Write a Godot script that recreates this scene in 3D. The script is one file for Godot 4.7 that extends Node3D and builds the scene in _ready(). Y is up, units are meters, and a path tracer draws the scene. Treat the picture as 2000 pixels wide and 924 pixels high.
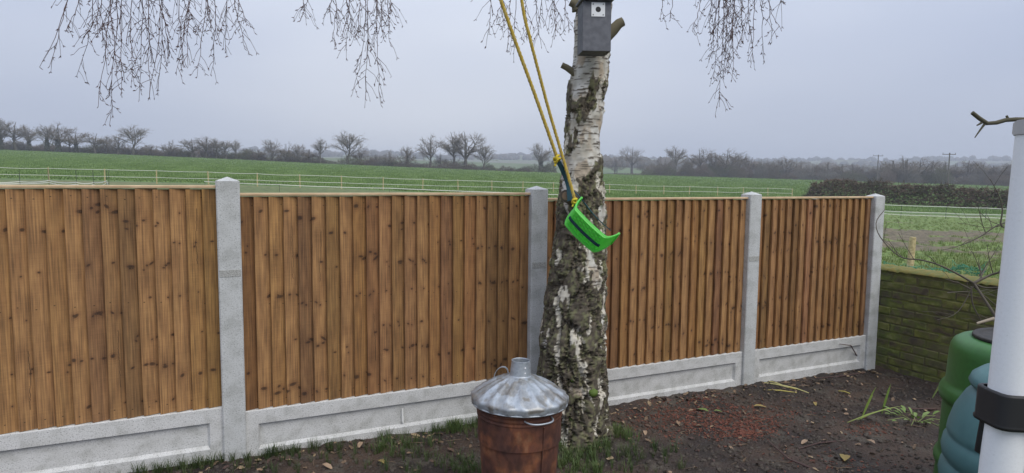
extends Node3D
# A garden corner: slatted fence, birch with a swing, incinerator bin, and a crop field in mist beyond.

const F := 1305.35            # focal length in pixels of the 2000 px wide photograph
const EYE := Vector3(0, 1.62, 0)
const FENCE_TURN := 0.4361
const FENCE_START := Vector3(-1.5857, 0, -3.7258)

var cam_basis := Basis(Vector3.RIGHT, -0.0898) * Basis(Vector3.BACK, 0.0098)
var D := Vector3(cos(FENCE_TURN), 0, -sin(FENCE_TURN))     # along the fence
var N := Vector3(sin(FENCE_TURN), 0, cos(FENCE_TURN))      # out of the fence, into the garden
var rng := RandomNumberGenerator.new()
var taken := {}
var M := {}
var soil_noise := FastNoiseLite.new()
var soil_fine := FastNoiseLite.new()

# ---------------------------------------------------------------- mesh building

class Shape:
	var v := PackedVector3Array()
	var n := PackedVector3Array()
	var uv := PackedVector2Array()
	var c := PackedColorArray()
	var i := PackedInt32Array()
	var tint := Color(1, 1, 1)

	func vert(p: Vector3, nn: Vector3, t := Vector2.ZERO) -> int:
		v.append(p); n.append(nn); uv.append(t); c.append(tint)
		return v.size() - 1

	func tri(a: Vector3, b: Vector3, d: Vector3) -> void:      # counter-clockwise seen from the front
		var nn := (b - a).cross(d - a).normalized()
		var k := vert(a, nn)
		vert(b, nn); vert(d, nn)
		i.append(k); i.append(k + 2); i.append(k + 1)

	func quad(a: Vector3, b: Vector3, d: Vector3, e: Vector3, t0 := Vector2.ZERO, t1 := Vector2.ONE) -> void:
		var nn := (b - a).cross(e - a).normalized()
		var k := vert(a, nn, Vector2(t0.x, t1.y))
		vert(b, nn, Vector2(t1.x, t1.y)); vert(d, nn, Vector2(t1.x, t0.y)); vert(e, nn, Vector2(t0.x, t0.y))
		i.append_array(PackedInt32Array([k, k + 2, k + 1, k, k + 3, k + 2]))

	# a box with chamfered edges between two corners
	func box(lo: Vector3, hi: Vector3, ch := 0.0, f := Transform3D()) -> void:
		var mid := (lo + hi) * 0.5
		var h := (hi - lo) * 0.5
		var ax := [Vector3.RIGHT, Vector3.UP, Vector3.BACK]
		for a in 3:
			var b := (a + 1) % 3
			var d := (a + 2) % 3
			for s in [-1.0, 1.0]:
				var o: Vector3 = mid + ax[a] * s * h[a]
				var e1: Vector3 = ax[b] * (h[b] - ch)
				var e2: Vector3 = ax[d] * (h[d] - ch) * s
				quad(f * (o - e1 - e2), f * (o + e1 - e2), f * (o + e1 + e2), f * (o - e1 + e2))
		if ch <= 0.0:
			return
		for a in 3:
			var b := (a + 1) % 3
			var d := (a + 2) % 3
			for s in [-1.0, 1.0]:
				for t in [-1.0, 1.0]:
					var e: Vector3 = ax[a] * (h[a] - ch)
					var p1: Vector3 = mid + ax[b] * s * h[b] + ax[d] * t * (h[d] - ch)
					var p2: Vector3 = mid + ax[b] * s * (h[b] - ch) + ax[d] * t * h[d]
					_edge(f, p1, p2, e, mid)
		for s in [-1.0, 1.0]:
			for t in [-1.0, 1.0]:
				for u in [-1.0, 1.0]:
					var q := Vector3(h.x * s, h.y * t, h.z * u)
					var a0 := mid + Vector3(q.x, q.y - ch * t, q.z - ch * u)
					var b0 := mid + Vector3(q.x - ch * s, q.y, q.z - ch * u)
					var c0 := mid + Vector3(q.x - ch * s, q.y - ch * t, q.z)
					if s * t * u > 0:
						tri(f * a0, f * b0, f * c0)
					else:
						tri(f * a0, f * c0, f * b0)

	func _edge(f: Transform3D, p1: Vector3, p2: Vector3, e: Vector3, mid: Vector3) -> void:
		var nn := (2 * e).cross(p2 - p1)
		if nn.dot((p1 + p2) * 0.5 - mid) > 0:
			quad(f * (p1 - e), f * (p1 + e), f * (p2 + e), f * (p2 - e))
		else:
			quad(f * (p1 + e), f * (p1 - e), f * (p2 - e), f * (p2 + e))

	# a tapered tube along points
	func tube(pts: Array, radii: Array, sides := 6, capped := true) -> void:
		var m := pts.size()
		var first := v.size()
		var up := Vector3.UP
		var along := 0.0
		for k in m:
			var p: Vector3 = pts[k]
			var dir: Vector3 = ((pts[mini(k + 1, m - 1)] as Vector3) - (pts[maxi(k - 1, 0)] as Vector3)).normalized()
			if k == 0:
				up = Vector3.UP if absf(dir.y) < 0.9 else Vector3.RIGHT
			else:
				along += p.distance_to(pts[k - 1])
			var x := up.cross(dir).normalized()
			var y := dir.cross(x)
			up = y
			for s in sides + 1:
				var a := TAU * s / sides
				var r := x * cos(a) + y * sin(a)
				vert(p + r * float(radii[k]), r, Vector2(float(s) / sides, along))
		var w := sides + 1
		for k in m - 1:
			for s in sides:
				var q := first + k * w + s
				i.append_array(PackedInt32Array([q, q + w, q + 1, q + 1, q + w, q + w + 1]))
		if capped:
			for e in [0, m - 1]:
				var dir: Vector3 = ((pts[1] as Vector3) - (pts[0] as Vector3)) if e == 0 else ((pts[m - 1] as Vector3) - (pts[m - 2] as Vector3))
				dir = dir.normalized() * (-1.0 if e == 0 else 1.0)
				var mid := vert(pts[e], dir)
				var ring: Array = []
				for s in sides + 1:
					ring.append(vert(v[first + e * w + s], dir))
				for s in sides:
					if e == 0:
						i.append_array(PackedInt32Array([mid, ring[s], ring[s + 1]]))
					else:
						i.append_array(PackedInt32Array([mid, ring[s + 1], ring[s]]))

	# rows of points (row-major, nu per row); normals from the faces. Front: right x up of (u, v).
	func sheet(pts: PackedVector3Array, nu: int, wrap := false, flip := false, cols := PackedColorArray(), uvs := PackedVector2Array()) -> void:
		var nv := pts.size() / nu
		var first := v.size()
		var nn := PackedVector3Array()
		nn.resize(pts.size())
		var last := nu if wrap else nu - 1
		for b in nv - 1:
			for a in last:
				var q := b * nu + a
				var q1 := b * nu + (a + 1) % nu
				var r := q + nu
				var r1 := q1 + nu
				var fn := (pts[r1] - pts[q]).cross(pts[r] - pts[q1])
				if flip:
					fn = -fn
					i.append_array(PackedInt32Array([first + q, first + q1, first + r1, first + q, first + r1, first + r]))
				else:
					i.append_array(PackedInt32Array([first + q, first + r1, first + q1, first + q, first + r, first + r1]))
				nn[q] += fn; nn[q1] += fn; nn[r] += fn; nn[r1] += fn
		for k in pts.size():
			nn[k] = nn[k].normalized()
		v.append_array(pts)
		n.append_array(nn)
		if uvs.size():
			uv.append_array(uvs)
		else:
			for k in pts.size():
				uv.append(Vector2(float(k % nu) / (nu - 1), float(k / nu) / maxi(nv - 1, 1)))
		if cols.size():
			c.append_array(cols)
		else:
			for k in pts.size():
				c.append(tint)

	# surface of revolution about y; profile of Vector2(radius, height) from bottom to top
	func lathe(profile: Array, sides := 32, wobble = null) -> void:
		var pts := PackedVector3Array()
		for p in profile:
			for s in sides:
				var a := TAU * s / sides
				var q := Vector3(cos(a) * p.x, p.y, -sin(a) * p.x)
				if wobble != null:
					q = wobble.call(q, a, p)
				pts.append(q)
		sheet(pts, sides, true)

	func mesh() -> ArrayMesh:
		var a := []
		a.resize(Mesh.ARRAY_MAX)
		a[Mesh.ARRAY_VERTEX] = v
		a[Mesh.ARRAY_NORMAL] = n
		a[Mesh.ARRAY_TEX_UV] = uv
		a[Mesh.ARRAY_COLOR] = c
		a[Mesh.ARRAY_INDEX] = i
		var m := ArrayMesh.new()
		m.add_surface_from_arrays(Mesh.PRIMITIVE_TRIANGLES, a)
		return m

# ---------------------------------------------------------------- naming and placing

func numbered(called: String) -> String:
	var k: int = taken.get(called, 0)
	taken[called] = k + 1
	return called if k == 0 else "%s_%03d" % [called, k]

func tag(o: Node3D, label := "", category := "", group := "", kind := "") -> Node3D:
	if label: o.set_meta("label", label)
	if category: o.set_meta("category", category)
	if group: o.set_meta("group", group)
	if kind: o.set_meta("kind", kind)
	return o

func put(called: String, m: Mesh, material: Material, parent: Node3D = self) -> MeshInstance3D:
	var o := MeshInstance3D.new()
	o.name = numbered(called) if parent == self else called
	o.mesh = m
	o.material_override = material
	parent.add_child(o, true)
	return o

func thing(called: String, at: Vector3, label: String, category: String, group := "") -> Node3D:
	var o := Node3D.new()
	o.name = numbered(called)
	add_child(o, true)
	o.position = at
	tag(o, label, category, group)
	return o

func ray(px: float, py: float) -> Vector3:
	return cam_basis * Vector3((px - 1000.0) / F, (462.0 - py) / F, -1.0)

func at(px: float, py: float, depth: float) -> Vector3:        # the point behind a pixel at z = -depth
	var r := ray(px, py)
	return EYE + r * (depth / -r.z)

func soil_plane(x: float, z: float) -> float:
	var t := (x - FENCE_START.x) * D.x + (z - FENCE_START.z) * D.z
	return -0.012 - 0.0145 * clampf(t, -4.0, 6.5)

func soil(x: float, z: float) -> float:
	return soil_plane(x, z) + soil_noise.get_noise_2d(x, z) * 0.022 + soil_fine.get_noise_2d(x, z) * 0.017

func on_soil(px: float, py: float) -> Vector3:
	var r := ray(px, py)
	var k := EYE.y / -r.y
	for n in 6:
		var p := EYE + r * k
		k += (p.y - soil_plane(p.x, p.z)) / -r.y
	var q := EYE + r * k
	q.y = soil(q.x, q.z)
	return q

func fence_at(t: float, out := 0.0, y := 0.0) -> Vector3:
	return FENCE_START + D * t + N * out + Vector3(0, y, 0)

# land beyond the fence: heights at given distances for directions named by their pixel column
const LAND_X := [-1600.0, 0.0, 400.0, 667.0, 1000.0, 1295.0, 1500.0, 1750.0, 2000.0, 3600.0]
const LAND_D := [0.0, 8.0, 57.0, 235.0, 330.0, 620.0, 1600.0, 4500.0]
const LAND_H := [
	[-0.4, -0.4, -0.4, -0.4, -0.4, -0.4, -0.4, -0.4, -0.4, -0.4],
	[-0.22, -0.22, -0.22, -0.22, -0.22, -0.24, -0.26, -0.3, -0.3, -0.3],
	[1.2, 1.0, 0.75, 0.42, -0.08, -0.6, -0.9, -1.6, -1.8, -1.9],
	[10.2, 9.2, 6.9, 5.1, 3.25, 2.3, 1.62, 0.65, -0.3, -1.5],
	[9.2, 8.2, 5.9, 4.2, 2.2, 1.6, 0.8, -0.2, -1.2, -2.5],
	[24.0, 21.0, 17.5, 16.5, 13.4, 9.5, 7.0, 5.0, 5.0, 5.0],
	[40.0, 40.0, 43.0, 44.0, 43.0, 41.0, 41.0, 43.0, 39.0, 36.0],
	[30.0, 30.0, 30.0, 30.0, 30.0, 30.0, 30.0, 30.0, 30.0, 30.0],
]

func land(x: float, z: float) -> float:
	var d := -z
	if d < 0.5:
		return -0.4
	var px := clampf(1000.0 + F * x / d, -1599.0, 3599.0)
	var a := 0
	while px > LAND_X[a + 1]: a += 1
	var b := 0
	while b < LAND_D.size() - 2 and d > LAND_D[b + 1]: b += 1
	var u: float = (px - LAND_X[a]) / (LAND_X[a + 1] - LAND_X[a])
	var w: float = clampf((d - LAND_D[b]) / (LAND_D[b + 1] - LAND_D[b]), 0, 1)
	if b >= 4: w = smoothstep(0.0, 1.0, w)
	var h0: float = lerpf(LAND_H[b][a], LAND_H[b][a + 1], u)
	var h1: float = lerpf(LAND_H[b + 1][a], LAND_H[b + 1][a + 1], u)
	var h := lerpf(h0, h1, w)
	if d > 400:
		h += soil_noise.get_noise_2d(x * 0.0022, z * 0.0012) * 14.0 * smoothstep(900.0, 1500.0, d)
	return h

func on_land(px: float, depth: float) -> Vector3:
	var x := (px - 1000.0) / F * depth
	return Vector3(x, land(x, -depth), -depth)

# ---------------------------------------------------------------- materials

func srgb(r: float, g: float, b: float) -> Color:
	return Color(r, g, b).linear_to_srgb()

func mat(color: Color, rough := 0.9, vertex := false) -> StandardMaterial3D:      # colour in linear values
	var m := StandardMaterial3D.new()
	m.albedo_color = color.linear_to_srgb()
	m.roughness = rough
	m.vertex_color_use_as_albedo = vertex
	return m

func noise_tex(freq: float, sd: int, ramp: Array, size := 512, octaves := 4, kind := FastNoiseLite.TYPE_SIMPLEX_SMOOTH) -> NoiseTexture2D:
	var f := FastNoiseLite.new()
	f.noise_type = kind
	f.seed = sd
	f.frequency = freq
	f.fractal_octaves = octaves
	var t := NoiseTexture2D.new()
	t.width = size
	t.height = size
	t.seamless = true
	t.noise = f
	if ramp.size():
		var g := Gradient.new()
		var off := PackedFloat32Array()
		var col := PackedColorArray()
		for s in ramp:
			off.append(s[0])
			col.append(Color(s[1], s[2], s[3]).linear_to_srgb())
		g.offsets = off
		g.colors = col
		t.color_ramp = g
	return t

func planar(m: StandardMaterial3D, scale: float, world := true) -> void:
	m.uv1_triplanar = true
	m.uv1_world_triplanar = world
	m.uv1_scale = Vector3.ONE * scale

func relief(m: StandardMaterial3D, t: Texture2D, centimetres: float) -> void:
	m.heightmap_enabled = true
	m.heightmap_texture = t
	m.heightmap_scale = centimetres

const BOARD_COLUMNS := 16

func wood_texture() -> Array:
	var cw := 48
	var w := cw * BOARD_COLUMNS
	var h := 1024
	var f := FastNoiseLite.new()
	f.seed = 5
	f.frequency = 0.26
	f.fractal_octaves = 4
	var g := f.get_image(w, 14)
	g.resize(w, h, Image.INTERPOLATE_CUBIC)
	var gd := g.get_data()
	f.seed = 9
	f.frequency = 0.03
	var b := f.get_image(w, 160)
	b.resize(w, h, Image.INTERPOLATE_CUBIC)
	var bd := b.get_data()
	f.seed = 12
	f.frequency = 0.35
	var saw := f.get_image(24, h)
	saw.resize(w, h, Image.INTERPOLATE_CUBIC)
	var sd := saw.get_data()
	var tone := PackedFloat32Array()
	tone.resize(w * h)
	var red := PackedFloat32Array()
	red.resize(w * h)
	for k in w * h:
		var t := 0.5 + (gd[k] - 128) * 0.0019 + (bd[k] - 128) * 0.0008 + (sd[k] - 128) * 0.0006
		tone[k] = t
		red[k] = 0.32 - (bd[k] - 128) * 0.002
	# knots; boards sawn from one log share their heights
	var r := RandomNumberGenerator.new()
	r.seed = 21
	var heights := []
	for col in BOARD_COLUMNS:
		if col % 4 == 0:
			heights = []
			var y := r.randf_range(40, 120)
			while y < h - 30:
				for e in r.randi_range(1, 3):
					heights.append([y + r.randf_range(-14, 14), r.randf_range(0.1, 0.9), 1.8 + 4.4 * r.randf() * r.randf()])
				y += r.randf_range(120, 240)
		for kn in heights:
			if r.randf() < 0.22:
				continue
			var cx: float = col * cw + (kn[1] + r.randf_range(-0.16, 0.16)) * cw
			var cy: float = kn[0] + r.randf_range(-9, 9)
			var rad: float = kn[2] * r.randf_range(0.75, 1.2)
			var tilt := r.randf_range(-1.4, 1.4) if r.randf() < 0.4 else r.randf_range(-0.3, 0.3)
			var long := r.randf_range(0.8, 1.3) if r.randf() < 0.8 else r.randf_range(1.5, 2.2)
			for yy in range(maxi(0, int(cy - rad * 13)), mini(h, int(cy + rad * 13))):
				for xx in range(maxi(col * cw, int(cx - rad * 6)), mini((col + 1) * cw, int(cx + rad * 6))):
					var dx := xx - cx
					var dy := (yy - cy - dx * tilt)
					var q := sqrt(dx * dx / (long * long) + dy * dy * 0.34) / rad
					var k := yy * w + xx
					if q < 1.0:
						tone[k] = 0.11 + 0.08 * q + 0.06 * sin(q * 12.0)
						red[k] = 0.85
					elif q < 1.7:
						tone[k] *= lerpf(0.72, 0.95, (q - 1.0) / 0.7)
						red[k] = 0.7
					else:
						# grain that bends round the knot, and the reddish resin about it
						var q2 := sqrt(dx * dx / 8.0 + dy * dy * 0.022) / rad
						if q2 < 1.4:
							var e := 1.0 - q2 / 1.4
							tone[k] *= 1.0 - 0.16 * e + 0.14 * e * sin(q * 5.0)
							red[k] = lerpf(red[k], 0.7, e * 0.6)
		# a few drying cracks and the nails
		if col % 5 == 1:
			var x0 := col * cw + r.randf_range(14, 34)
			var y0 := r.randi_range(60, 500)
			for yy in range(y0, mini(h, y0 + r.randi_range(120, 330))):
				x0 += r.randf_range(-0.28, 0.28)
				tone[yy * w + clampi(int(x0), col * cw, col * cw + cw - 1)] = 0.06
		for yy in [34, 520, 985]:
			var nx := col * cw + 12 + r.randi_range(-3, 3)
			var ny: int = yy + r.randi_range(-8, 8)
			for a in 3:
				for e in 4:
					tone[(ny + e) * w + nx + a] = 0.12
	var data := PackedByteArray()
	data.resize(w * h * 3)
	var bump := PackedByteArray()
	bump.resize(w * h)
	for k in w * h:
		var t := clampf(tone[k], 0.03, 0.9)
		var e := clampf(red[k], 0.0, 1.0)
		# linear albedo, from golden brown to the red brown of knots
		var rr := t * lerpf(0.72, 0.5, e)
		var gg := t * lerpf(0.402, 0.218, e)
		var bb := t * lerpf(0.155, 0.082, e)
		data[k * 3] = int(255.0 * pow(rr, 0.4545))
		data[k * 3 + 1] = int(255.0 * pow(gg, 0.4545))
		data[k * 3 + 2] = int(255.0 * pow(bb, 0.4545))
		bump[k] = clampi(128 + (gd[k] - 128) / 2 + (sd[k] - 128) / 3, 0, 255)
	var im := Image.create_from_data(w, h, false, Image.FORMAT_RGB8, data)
	var bm := Image.create_from_data(w, h, false, Image.FORMAT_L8, bump)
	return [ImageTexture.create_from_image(im), ImageTexture.create_from_image(bm)]

func make_materials() -> void:
	var wood := wood_texture()
	M.board = mat(Color(1, 1, 1), 0.82, true)
	M.board.albedo_texture = wood[0]
	relief(M.board, wood[1], 0.12)
	M.rail = mat(Color(0.62, 0.46, 0.29), 0.85)
	M.rail.albedo_texture = noise_tex(0.02, 3, [[0.2, 0.75, 0.7, 0.64], [0.8, 1, 1, 1]], 256)
	planar(M.rail, 2.0)
	var pits := noise_tex(0.09, 31, [[0.2, 0.22, 0.22, 0.21], [0.29, 0.82, 0.82, 0.82], [0.6, 0.95, 0.95, 0.95], [0.85, 1, 1, 1]], 512, 3)
	var stains := noise_tex(0.006, 32, [[0.2, 0.74, 0.74, 0.72], [0.45, 0.92, 0.92, 0.91], [0.75, 1, 1, 1]], 512, 5)
	for e in [["concrete", Color(0.66, 0.66, 0.65)], ["post", Color(0.58, 0.59, 0.585)]]:
		var m := mat(e[1], 0.88)
		m.albedo_texture = pits
		planar(m, 2.6)
		m.detail_enabled = true
		m.detail_blend_mode = BaseMaterial3D.BLEND_MODE_MUL
		m.detail_albedo = stains
		relief(m, noise_tex(0.12, 34, [], 256, 3), 0.06)
		M[e[0]] = m
	M.band = mat(Color(0.46, 0.46, 0.44), 0.95)
	M.band.albedo_texture = noise_tex(0.1, 35, [[0.3, 0.45, 0.45, 0.43], [0.6, 1, 1, 1]], 256, 3)
	planar(M.band, 5.0)
	M.bark = mat(Color(1, 1, 1), 0.93, true)
	M.twig = mat(Color(0.085, 0.048, 0.043), 0.8)
	M.soil = mat(Color(1, 1, 1), 0.74, true)
	M.soil.albedo_texture = noise_tex(0.05, 41, [[0.25, 0.5, 0.47, 0.44], [0.5, 0.85, 0.83, 0.8], [0.8, 1, 1, 1]], 512, 5)
	planar(M.soil, 3.1)
	relief(M.soil, noise_tex(0.03, 42, [], 512, 5), 1.0)
	M.crumb = mat(Color(1, 1, 1), 0.85, true)
	M.leaf = mat(Color(1, 1, 1), 0.75, true)
	M.grass = mat(Color(1, 1, 1), 0.7, true)
	M.grass.backlight_enabled = true
	M.grass.backlight = Color(0.35, 0.4, 0.2)
	M.land = mat(Color(1, 1, 1), 0.95, true)
	M.land.albedo_texture = noise_tex(0.035, 51, [[0.2, 0.42, 0.48, 0.38], [0.5, 0.88, 0.9, 0.86], [0.8, 1.1, 1.1, 1.1]], 512, 5)
	planar(M.land, 0.08)
	M.tree_bark = mat(Color(0.1, 0.09, 0.07), 0.95)
	M.tree_twig = mat(Color(0.19, 0.16, 0.122), 0.95)
	M.tree_twig_pale = mat(Color(0.24, 0.215, 0.18), 0.95)
	M.bush_twigs = [mat(Color(0.13, 0.11, 0.08), 0.95), mat(Color(0.16, 0.125, 0.095), 0.95), mat(Color(0.12, 0.12, 0.065), 0.95), mat(Color(0.17, 0.155, 0.13), 0.95)]
	M.ivy = mat(Color(0.06, 0.075, 0.035), 0.8)
	M.bramble = mat(Color(1, 1, 1), 0.9, true)
	M.lump = mat(Color(0.07, 0.07, 0.055), 0.95)
	M.tape = mat(Color(0.72, 0.72, 0.66), 0.6)
	M.stake = mat(Color(0.6, 0.5, 0.27), 0.85)
	M.stake.albedo_texture = noise_tex(0.03, 61, [[0.25, 0.6, 0.58, 0.52], [0.7, 1, 1, 1]], 256)
	planar(M.stake, 3.0)
	M.dark_post = mat(Color(0.03, 0.04, 0.03), 0.6)
	M.pole_wood = mat(Color(0.13, 0.115, 0.1), 0.9)
	M.black = mat(Color(0.012, 0.012, 0.013), 0.55)

# ---------------------------------------------------------------- setting

func build_sky_and_sun() -> void:
	var cam := Camera3D.new()
	cam.name = "camera"
	cam.fov = rad_to_deg(2.0 * atan(462.0 / F))
	cam.near = 0.05
	cam.far = 6000.0
	cam.transform = Transform3D(cam_basis, EYE)
	add_child(cam)
	cam.current = true

	# overcast: brighter towards the zenith, as a cloud layer is, with broad paler and bluer drifts
	var w := 512
	var h := 256
	var f := FastNoiseLite.new()
	f.seed = 77
	f.frequency = 1.1
	f.fractal_octaves = 3
	var im := Image.create_empty(w, h, false, Image.FORMAT_RGBF)
	for y in h:
		var el := PI * (0.5 - (y + 0.5) / h)
		for x in w:
			var az := wrapf(TAU * (x + 0.5) / w, -PI, PI)          # straight ahead is the picture's edge
			var dir := Vector3(sin(az) * cos(el), sin(el), -cos(az) * cos(el))
			var t := clampf(0.2 + 0.35 * f.get_noise_3d(dir.x * 1.2, dir.y * 4.5, dir.z * 1.2) + 0.55 * exp(-pow((az + 0.1) / 0.4, 2.0)), 0.0, 1.0)
			var c := Color(0.375, 0.43, 0.565).lerp(Color(0.64, 0.675, 0.745), t)
			var k := (1.25 + 1.75 * sin(maxf(el, 0.0))) / 1.58
			if el < 0.0:
				c = Color(0.12, 0.12, 0.1)
				k = 1.0
			im.set_pixel(x, y, Color(c.r * k, c.g * k, c.b * k))
	var pano := PanoramaSkyMaterial.new()
	pano.panorama = ImageTexture.create_from_image(im)
	var sky := Sky.new()
	sky.sky_material = pano
	var e := Environment.new()
	e.background_mode = Environment.BG_SKY
	e.sky = sky
	e.tonemap_mode = Environment.TONE_MAPPER_LINEAR
	e.tonemap_exposure = 1.3
	e.sdfgi_enabled = true
	e.ssao_enabled = true
	e.ssil_enabled = true
	e.fog_enabled = true
	e.fog_density = 0.00062
	e.fog_light_color = srgb(0.84, 0.9, 1.0)
	var world := WorldEnvironment.new()
	world.name = "environment"
	world.environment = e
	add_child(world)

	var sun := DirectionalLight3D.new()
	sun.name = "sun"
	sun.light_energy = 0.5
	sun.light_angular_distance = 50.0
	sun.light_color = Color(1.0, 0.97, 0.91)
	sun.shadow_enabled = true
	sun.sky_mode = DirectionalLight3D.SKY_MODE_LIGHT_ONLY
	sun.look_at_from_position(Vector3.ZERO, -Vector3(0.62, 1.25, 0.75))
	add_child(sun)

func build_land() -> void:
	var f := FastNoiseLite.new()
	f.seed = 4
	f.frequency = 1.0
	f.fractal_octaves = 4
	var s := Shape.new()
	var pts := PackedVector3Array()
	var cols := PackedColorArray()
	var nu := 300
	var ds := []
	var d := 0.6
	while d < 4500.0:
		ds.append(d)
		d *= 1.045
		if d > 40.0 and d < 300.0: d = ds[-1] * 1.022
	for dd in ds:
		for a in nu:
			var sx := lerpf(-2.0, 2.0, float(a) / (nu - 1))
			var x: float = sx * dd
			var z: float = -dd
			pts.append(Vector3(x, land(x, z), z))
			var px := 1000.0 + F * sx
			var n1 := f.get_noise_2d(x * 0.05, z * 0.05)
			var edge := 56.0 + n1 * 2.0
			var c := Color(0.105, 0.17, 0.043)                    # winter crop
			if dd < edge:
				c = Color(0.13, 0.165, 0.05).lerp(Color(0.17, 0.16, 0.07), clampf(n1 * 1.5 + 0.3, 0, 1))
			if dd > 330.0:
				var q := floorf(x / 210.0 + f.get_noise_2d(x * 0.004, z * 0.004) * 2.0) * 3.1 + floorf(dd / 170.0) * 1.7
				c = Color(0.11, 0.16, 0.06).lerp(Color(0.15, 0.13, 0.085), fposmod(sin(q) * 43.0, 1.0))
			c = c * (1.0 + 0.16 * n1)
			cols.append(Color(c.r, c.g, c.b))
	s.sheet(pts, nu, false, false, cols)
	var o := put("field", s.mesh(), M.land)
	tag(o, "", "", "", "structure")

	# the young crop itself, tufts of leaves in drilled rows
	var tuft := Shape.new()
	for k in 4:
		var a := TAU * k / 4.0 + 0.4
		var out := Vector3(cos(a), 0, sin(a))
		var side := Vector3(-sin(a), 0, cos(a)) * 0.05
		tuft.tri(out * 0.02 - side, out * 0.02 + side, out * 0.11 + Vector3(0, 0.17, 0))
		tuft.tri(out * 0.1 + side, out * 0.1 - side, out * -0.02 + Vector3(0, 0.12, 0))
	var crop := []
	for k in 110000:
		var dd := exp(lerpf(log(58.0), log(236.0), rng.randf()))
		var px := rng.randf_range(-120, 2120)
		if px > 1590.0 and dd < 66.0: continue
		var q := on_land(px, dd)
		var e := clampf(0.5 + 0.9 * f.get_noise_2d(q.x * 0.2, q.z * 0.07) + rng.randf_range(-0.4, 0.4), 0.0, 1.0)
		crop.append([q, Color(0.12, 0.205, 0.043).lerp(Color(0.215, 0.31, 0.095), e)])
	tag(scatter("crop_plants", tuft.mesh(), M.grass, crop, 0.7, 1.8), "low green winter crop covering the sloping field beyond the tape fence", "crop", "", "stuff")

	# the trampled paddock beside the garden wall, with its own clods and bare patches
	var p := Shape.new()
	pts = PackedVector3Array()
	cols = PackedColorArray()
	nu = 230
	var tufts := []
	d = 6.8
	while d < 62.0:
		for a in nu:
			var sx := lerpf(0.46, 0.86, float(a) / (nu - 1))
			var x := sx * d
			var z := -d
			var bare := f.get_noise_2d(x * 0.09 + 40.0, z * 0.11) + 0.4 * f.get_noise_2d(x * 0.8, z * 0.5)
			bare += 0.16 * smoothstep(16.0, 22.0, d) * (1.0 - smoothstep(31.0, 36.0, d)) - 0.1
			bare -= 0.3 * smoothstep(36.0, 41.0, d) - 0.18 * (1.0 - smoothstep(9.0, 12.0, d))
			bare = smoothstep(-0.06, 0.14, bare)
			var bump := f.get_noise_2d(x * 1.7, z * 1.7) * 0.05 + f.get_noise_2d(x * 5.0, z * 5.0) * 0.03
			pts.append(Vector3(x, land(x, z) + 0.05 + bump * (0.4 + 0.9 * bare), z))
			var e := 0.5 + 0.5 * f.get_noise_2d(x * 3.0, z * 3.0)
			var c := Color(0.13, 0.215, 0.035).lerp(Color(0.175, 0.21, 0.06), e).lerp(Color(0.105, 0.08, 0.05).lerp(Color(0.2, 0.16, 0.1), e), bare)
			cols.append(c)
			if rng.randf() < 0.16 and bare < 0.75:
				tufts.append([Vector3(x, land(x, z) + 0.03, z), Color(0.11, 0.18, 0.03).lerp(Color(0.2, 0.22, 0.08), rng.randf())])
		d *= 1.012
	p.sheet(pts, nu, false, false, cols)
	tag(put("paddock", p.mesh(), M.land), "", "", "", "structure")
	var blade := Shape.new()
	for k in 7:
		var a := TAU * k / 7.0
		var lean := Vector3(cos(a), 0, sin(a)) * rng.randf_range(0.03, 0.09)
		var root := Vector3(cos(a), 0, sin(a)) * 0.02
		var side := Vector3(-sin(a), 0, cos(a)) * 0.009
		blade.tri(root - side, root + side, root + lean + Vector3(0, rng.randf_range(0.06, 0.13), 0))
	tag(scatter("paddock_grass", blade.mesh(), M.grass, tufts, 0.7, 1.6), "short tufts of grass growing across the muddy paddock beyond the brick wall", "grass", "", "stuff")

func scatter(called: String, m: Mesh, material: Material, where: Array, lo: float, hi: float, flat := true) -> MultiMeshInstance3D:
	var mm := MultiMesh.new()
	mm.transform_format = MultiMesh.TRANSFORM_3D
	mm.use_colors = true
	mm.mesh = m
	mm.instance_count = where.size()
	for k in where.size():
		var b := Basis(Vector3.UP, rng.randf() * TAU)
		if not flat:
			b = b * Basis(Vector3.RIGHT, rng.randf_range(-0.5, 0.5)) * Basis(Vector3.BACK, rng.randf_range(-0.5, 0.5))
		mm.set_instance_transform(k, Transform3D(b.scaled(Vector3.ONE * rng.randf_range(lo, hi)), where[k][0]))
		mm.set_instance_color(k, where[k][1])
	var o := MultiMeshInstance3D.new()
	o.name = numbered(called)
	o.multimesh = mm
	o.material_override = material
	add_child(o, true)
	return o

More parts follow.
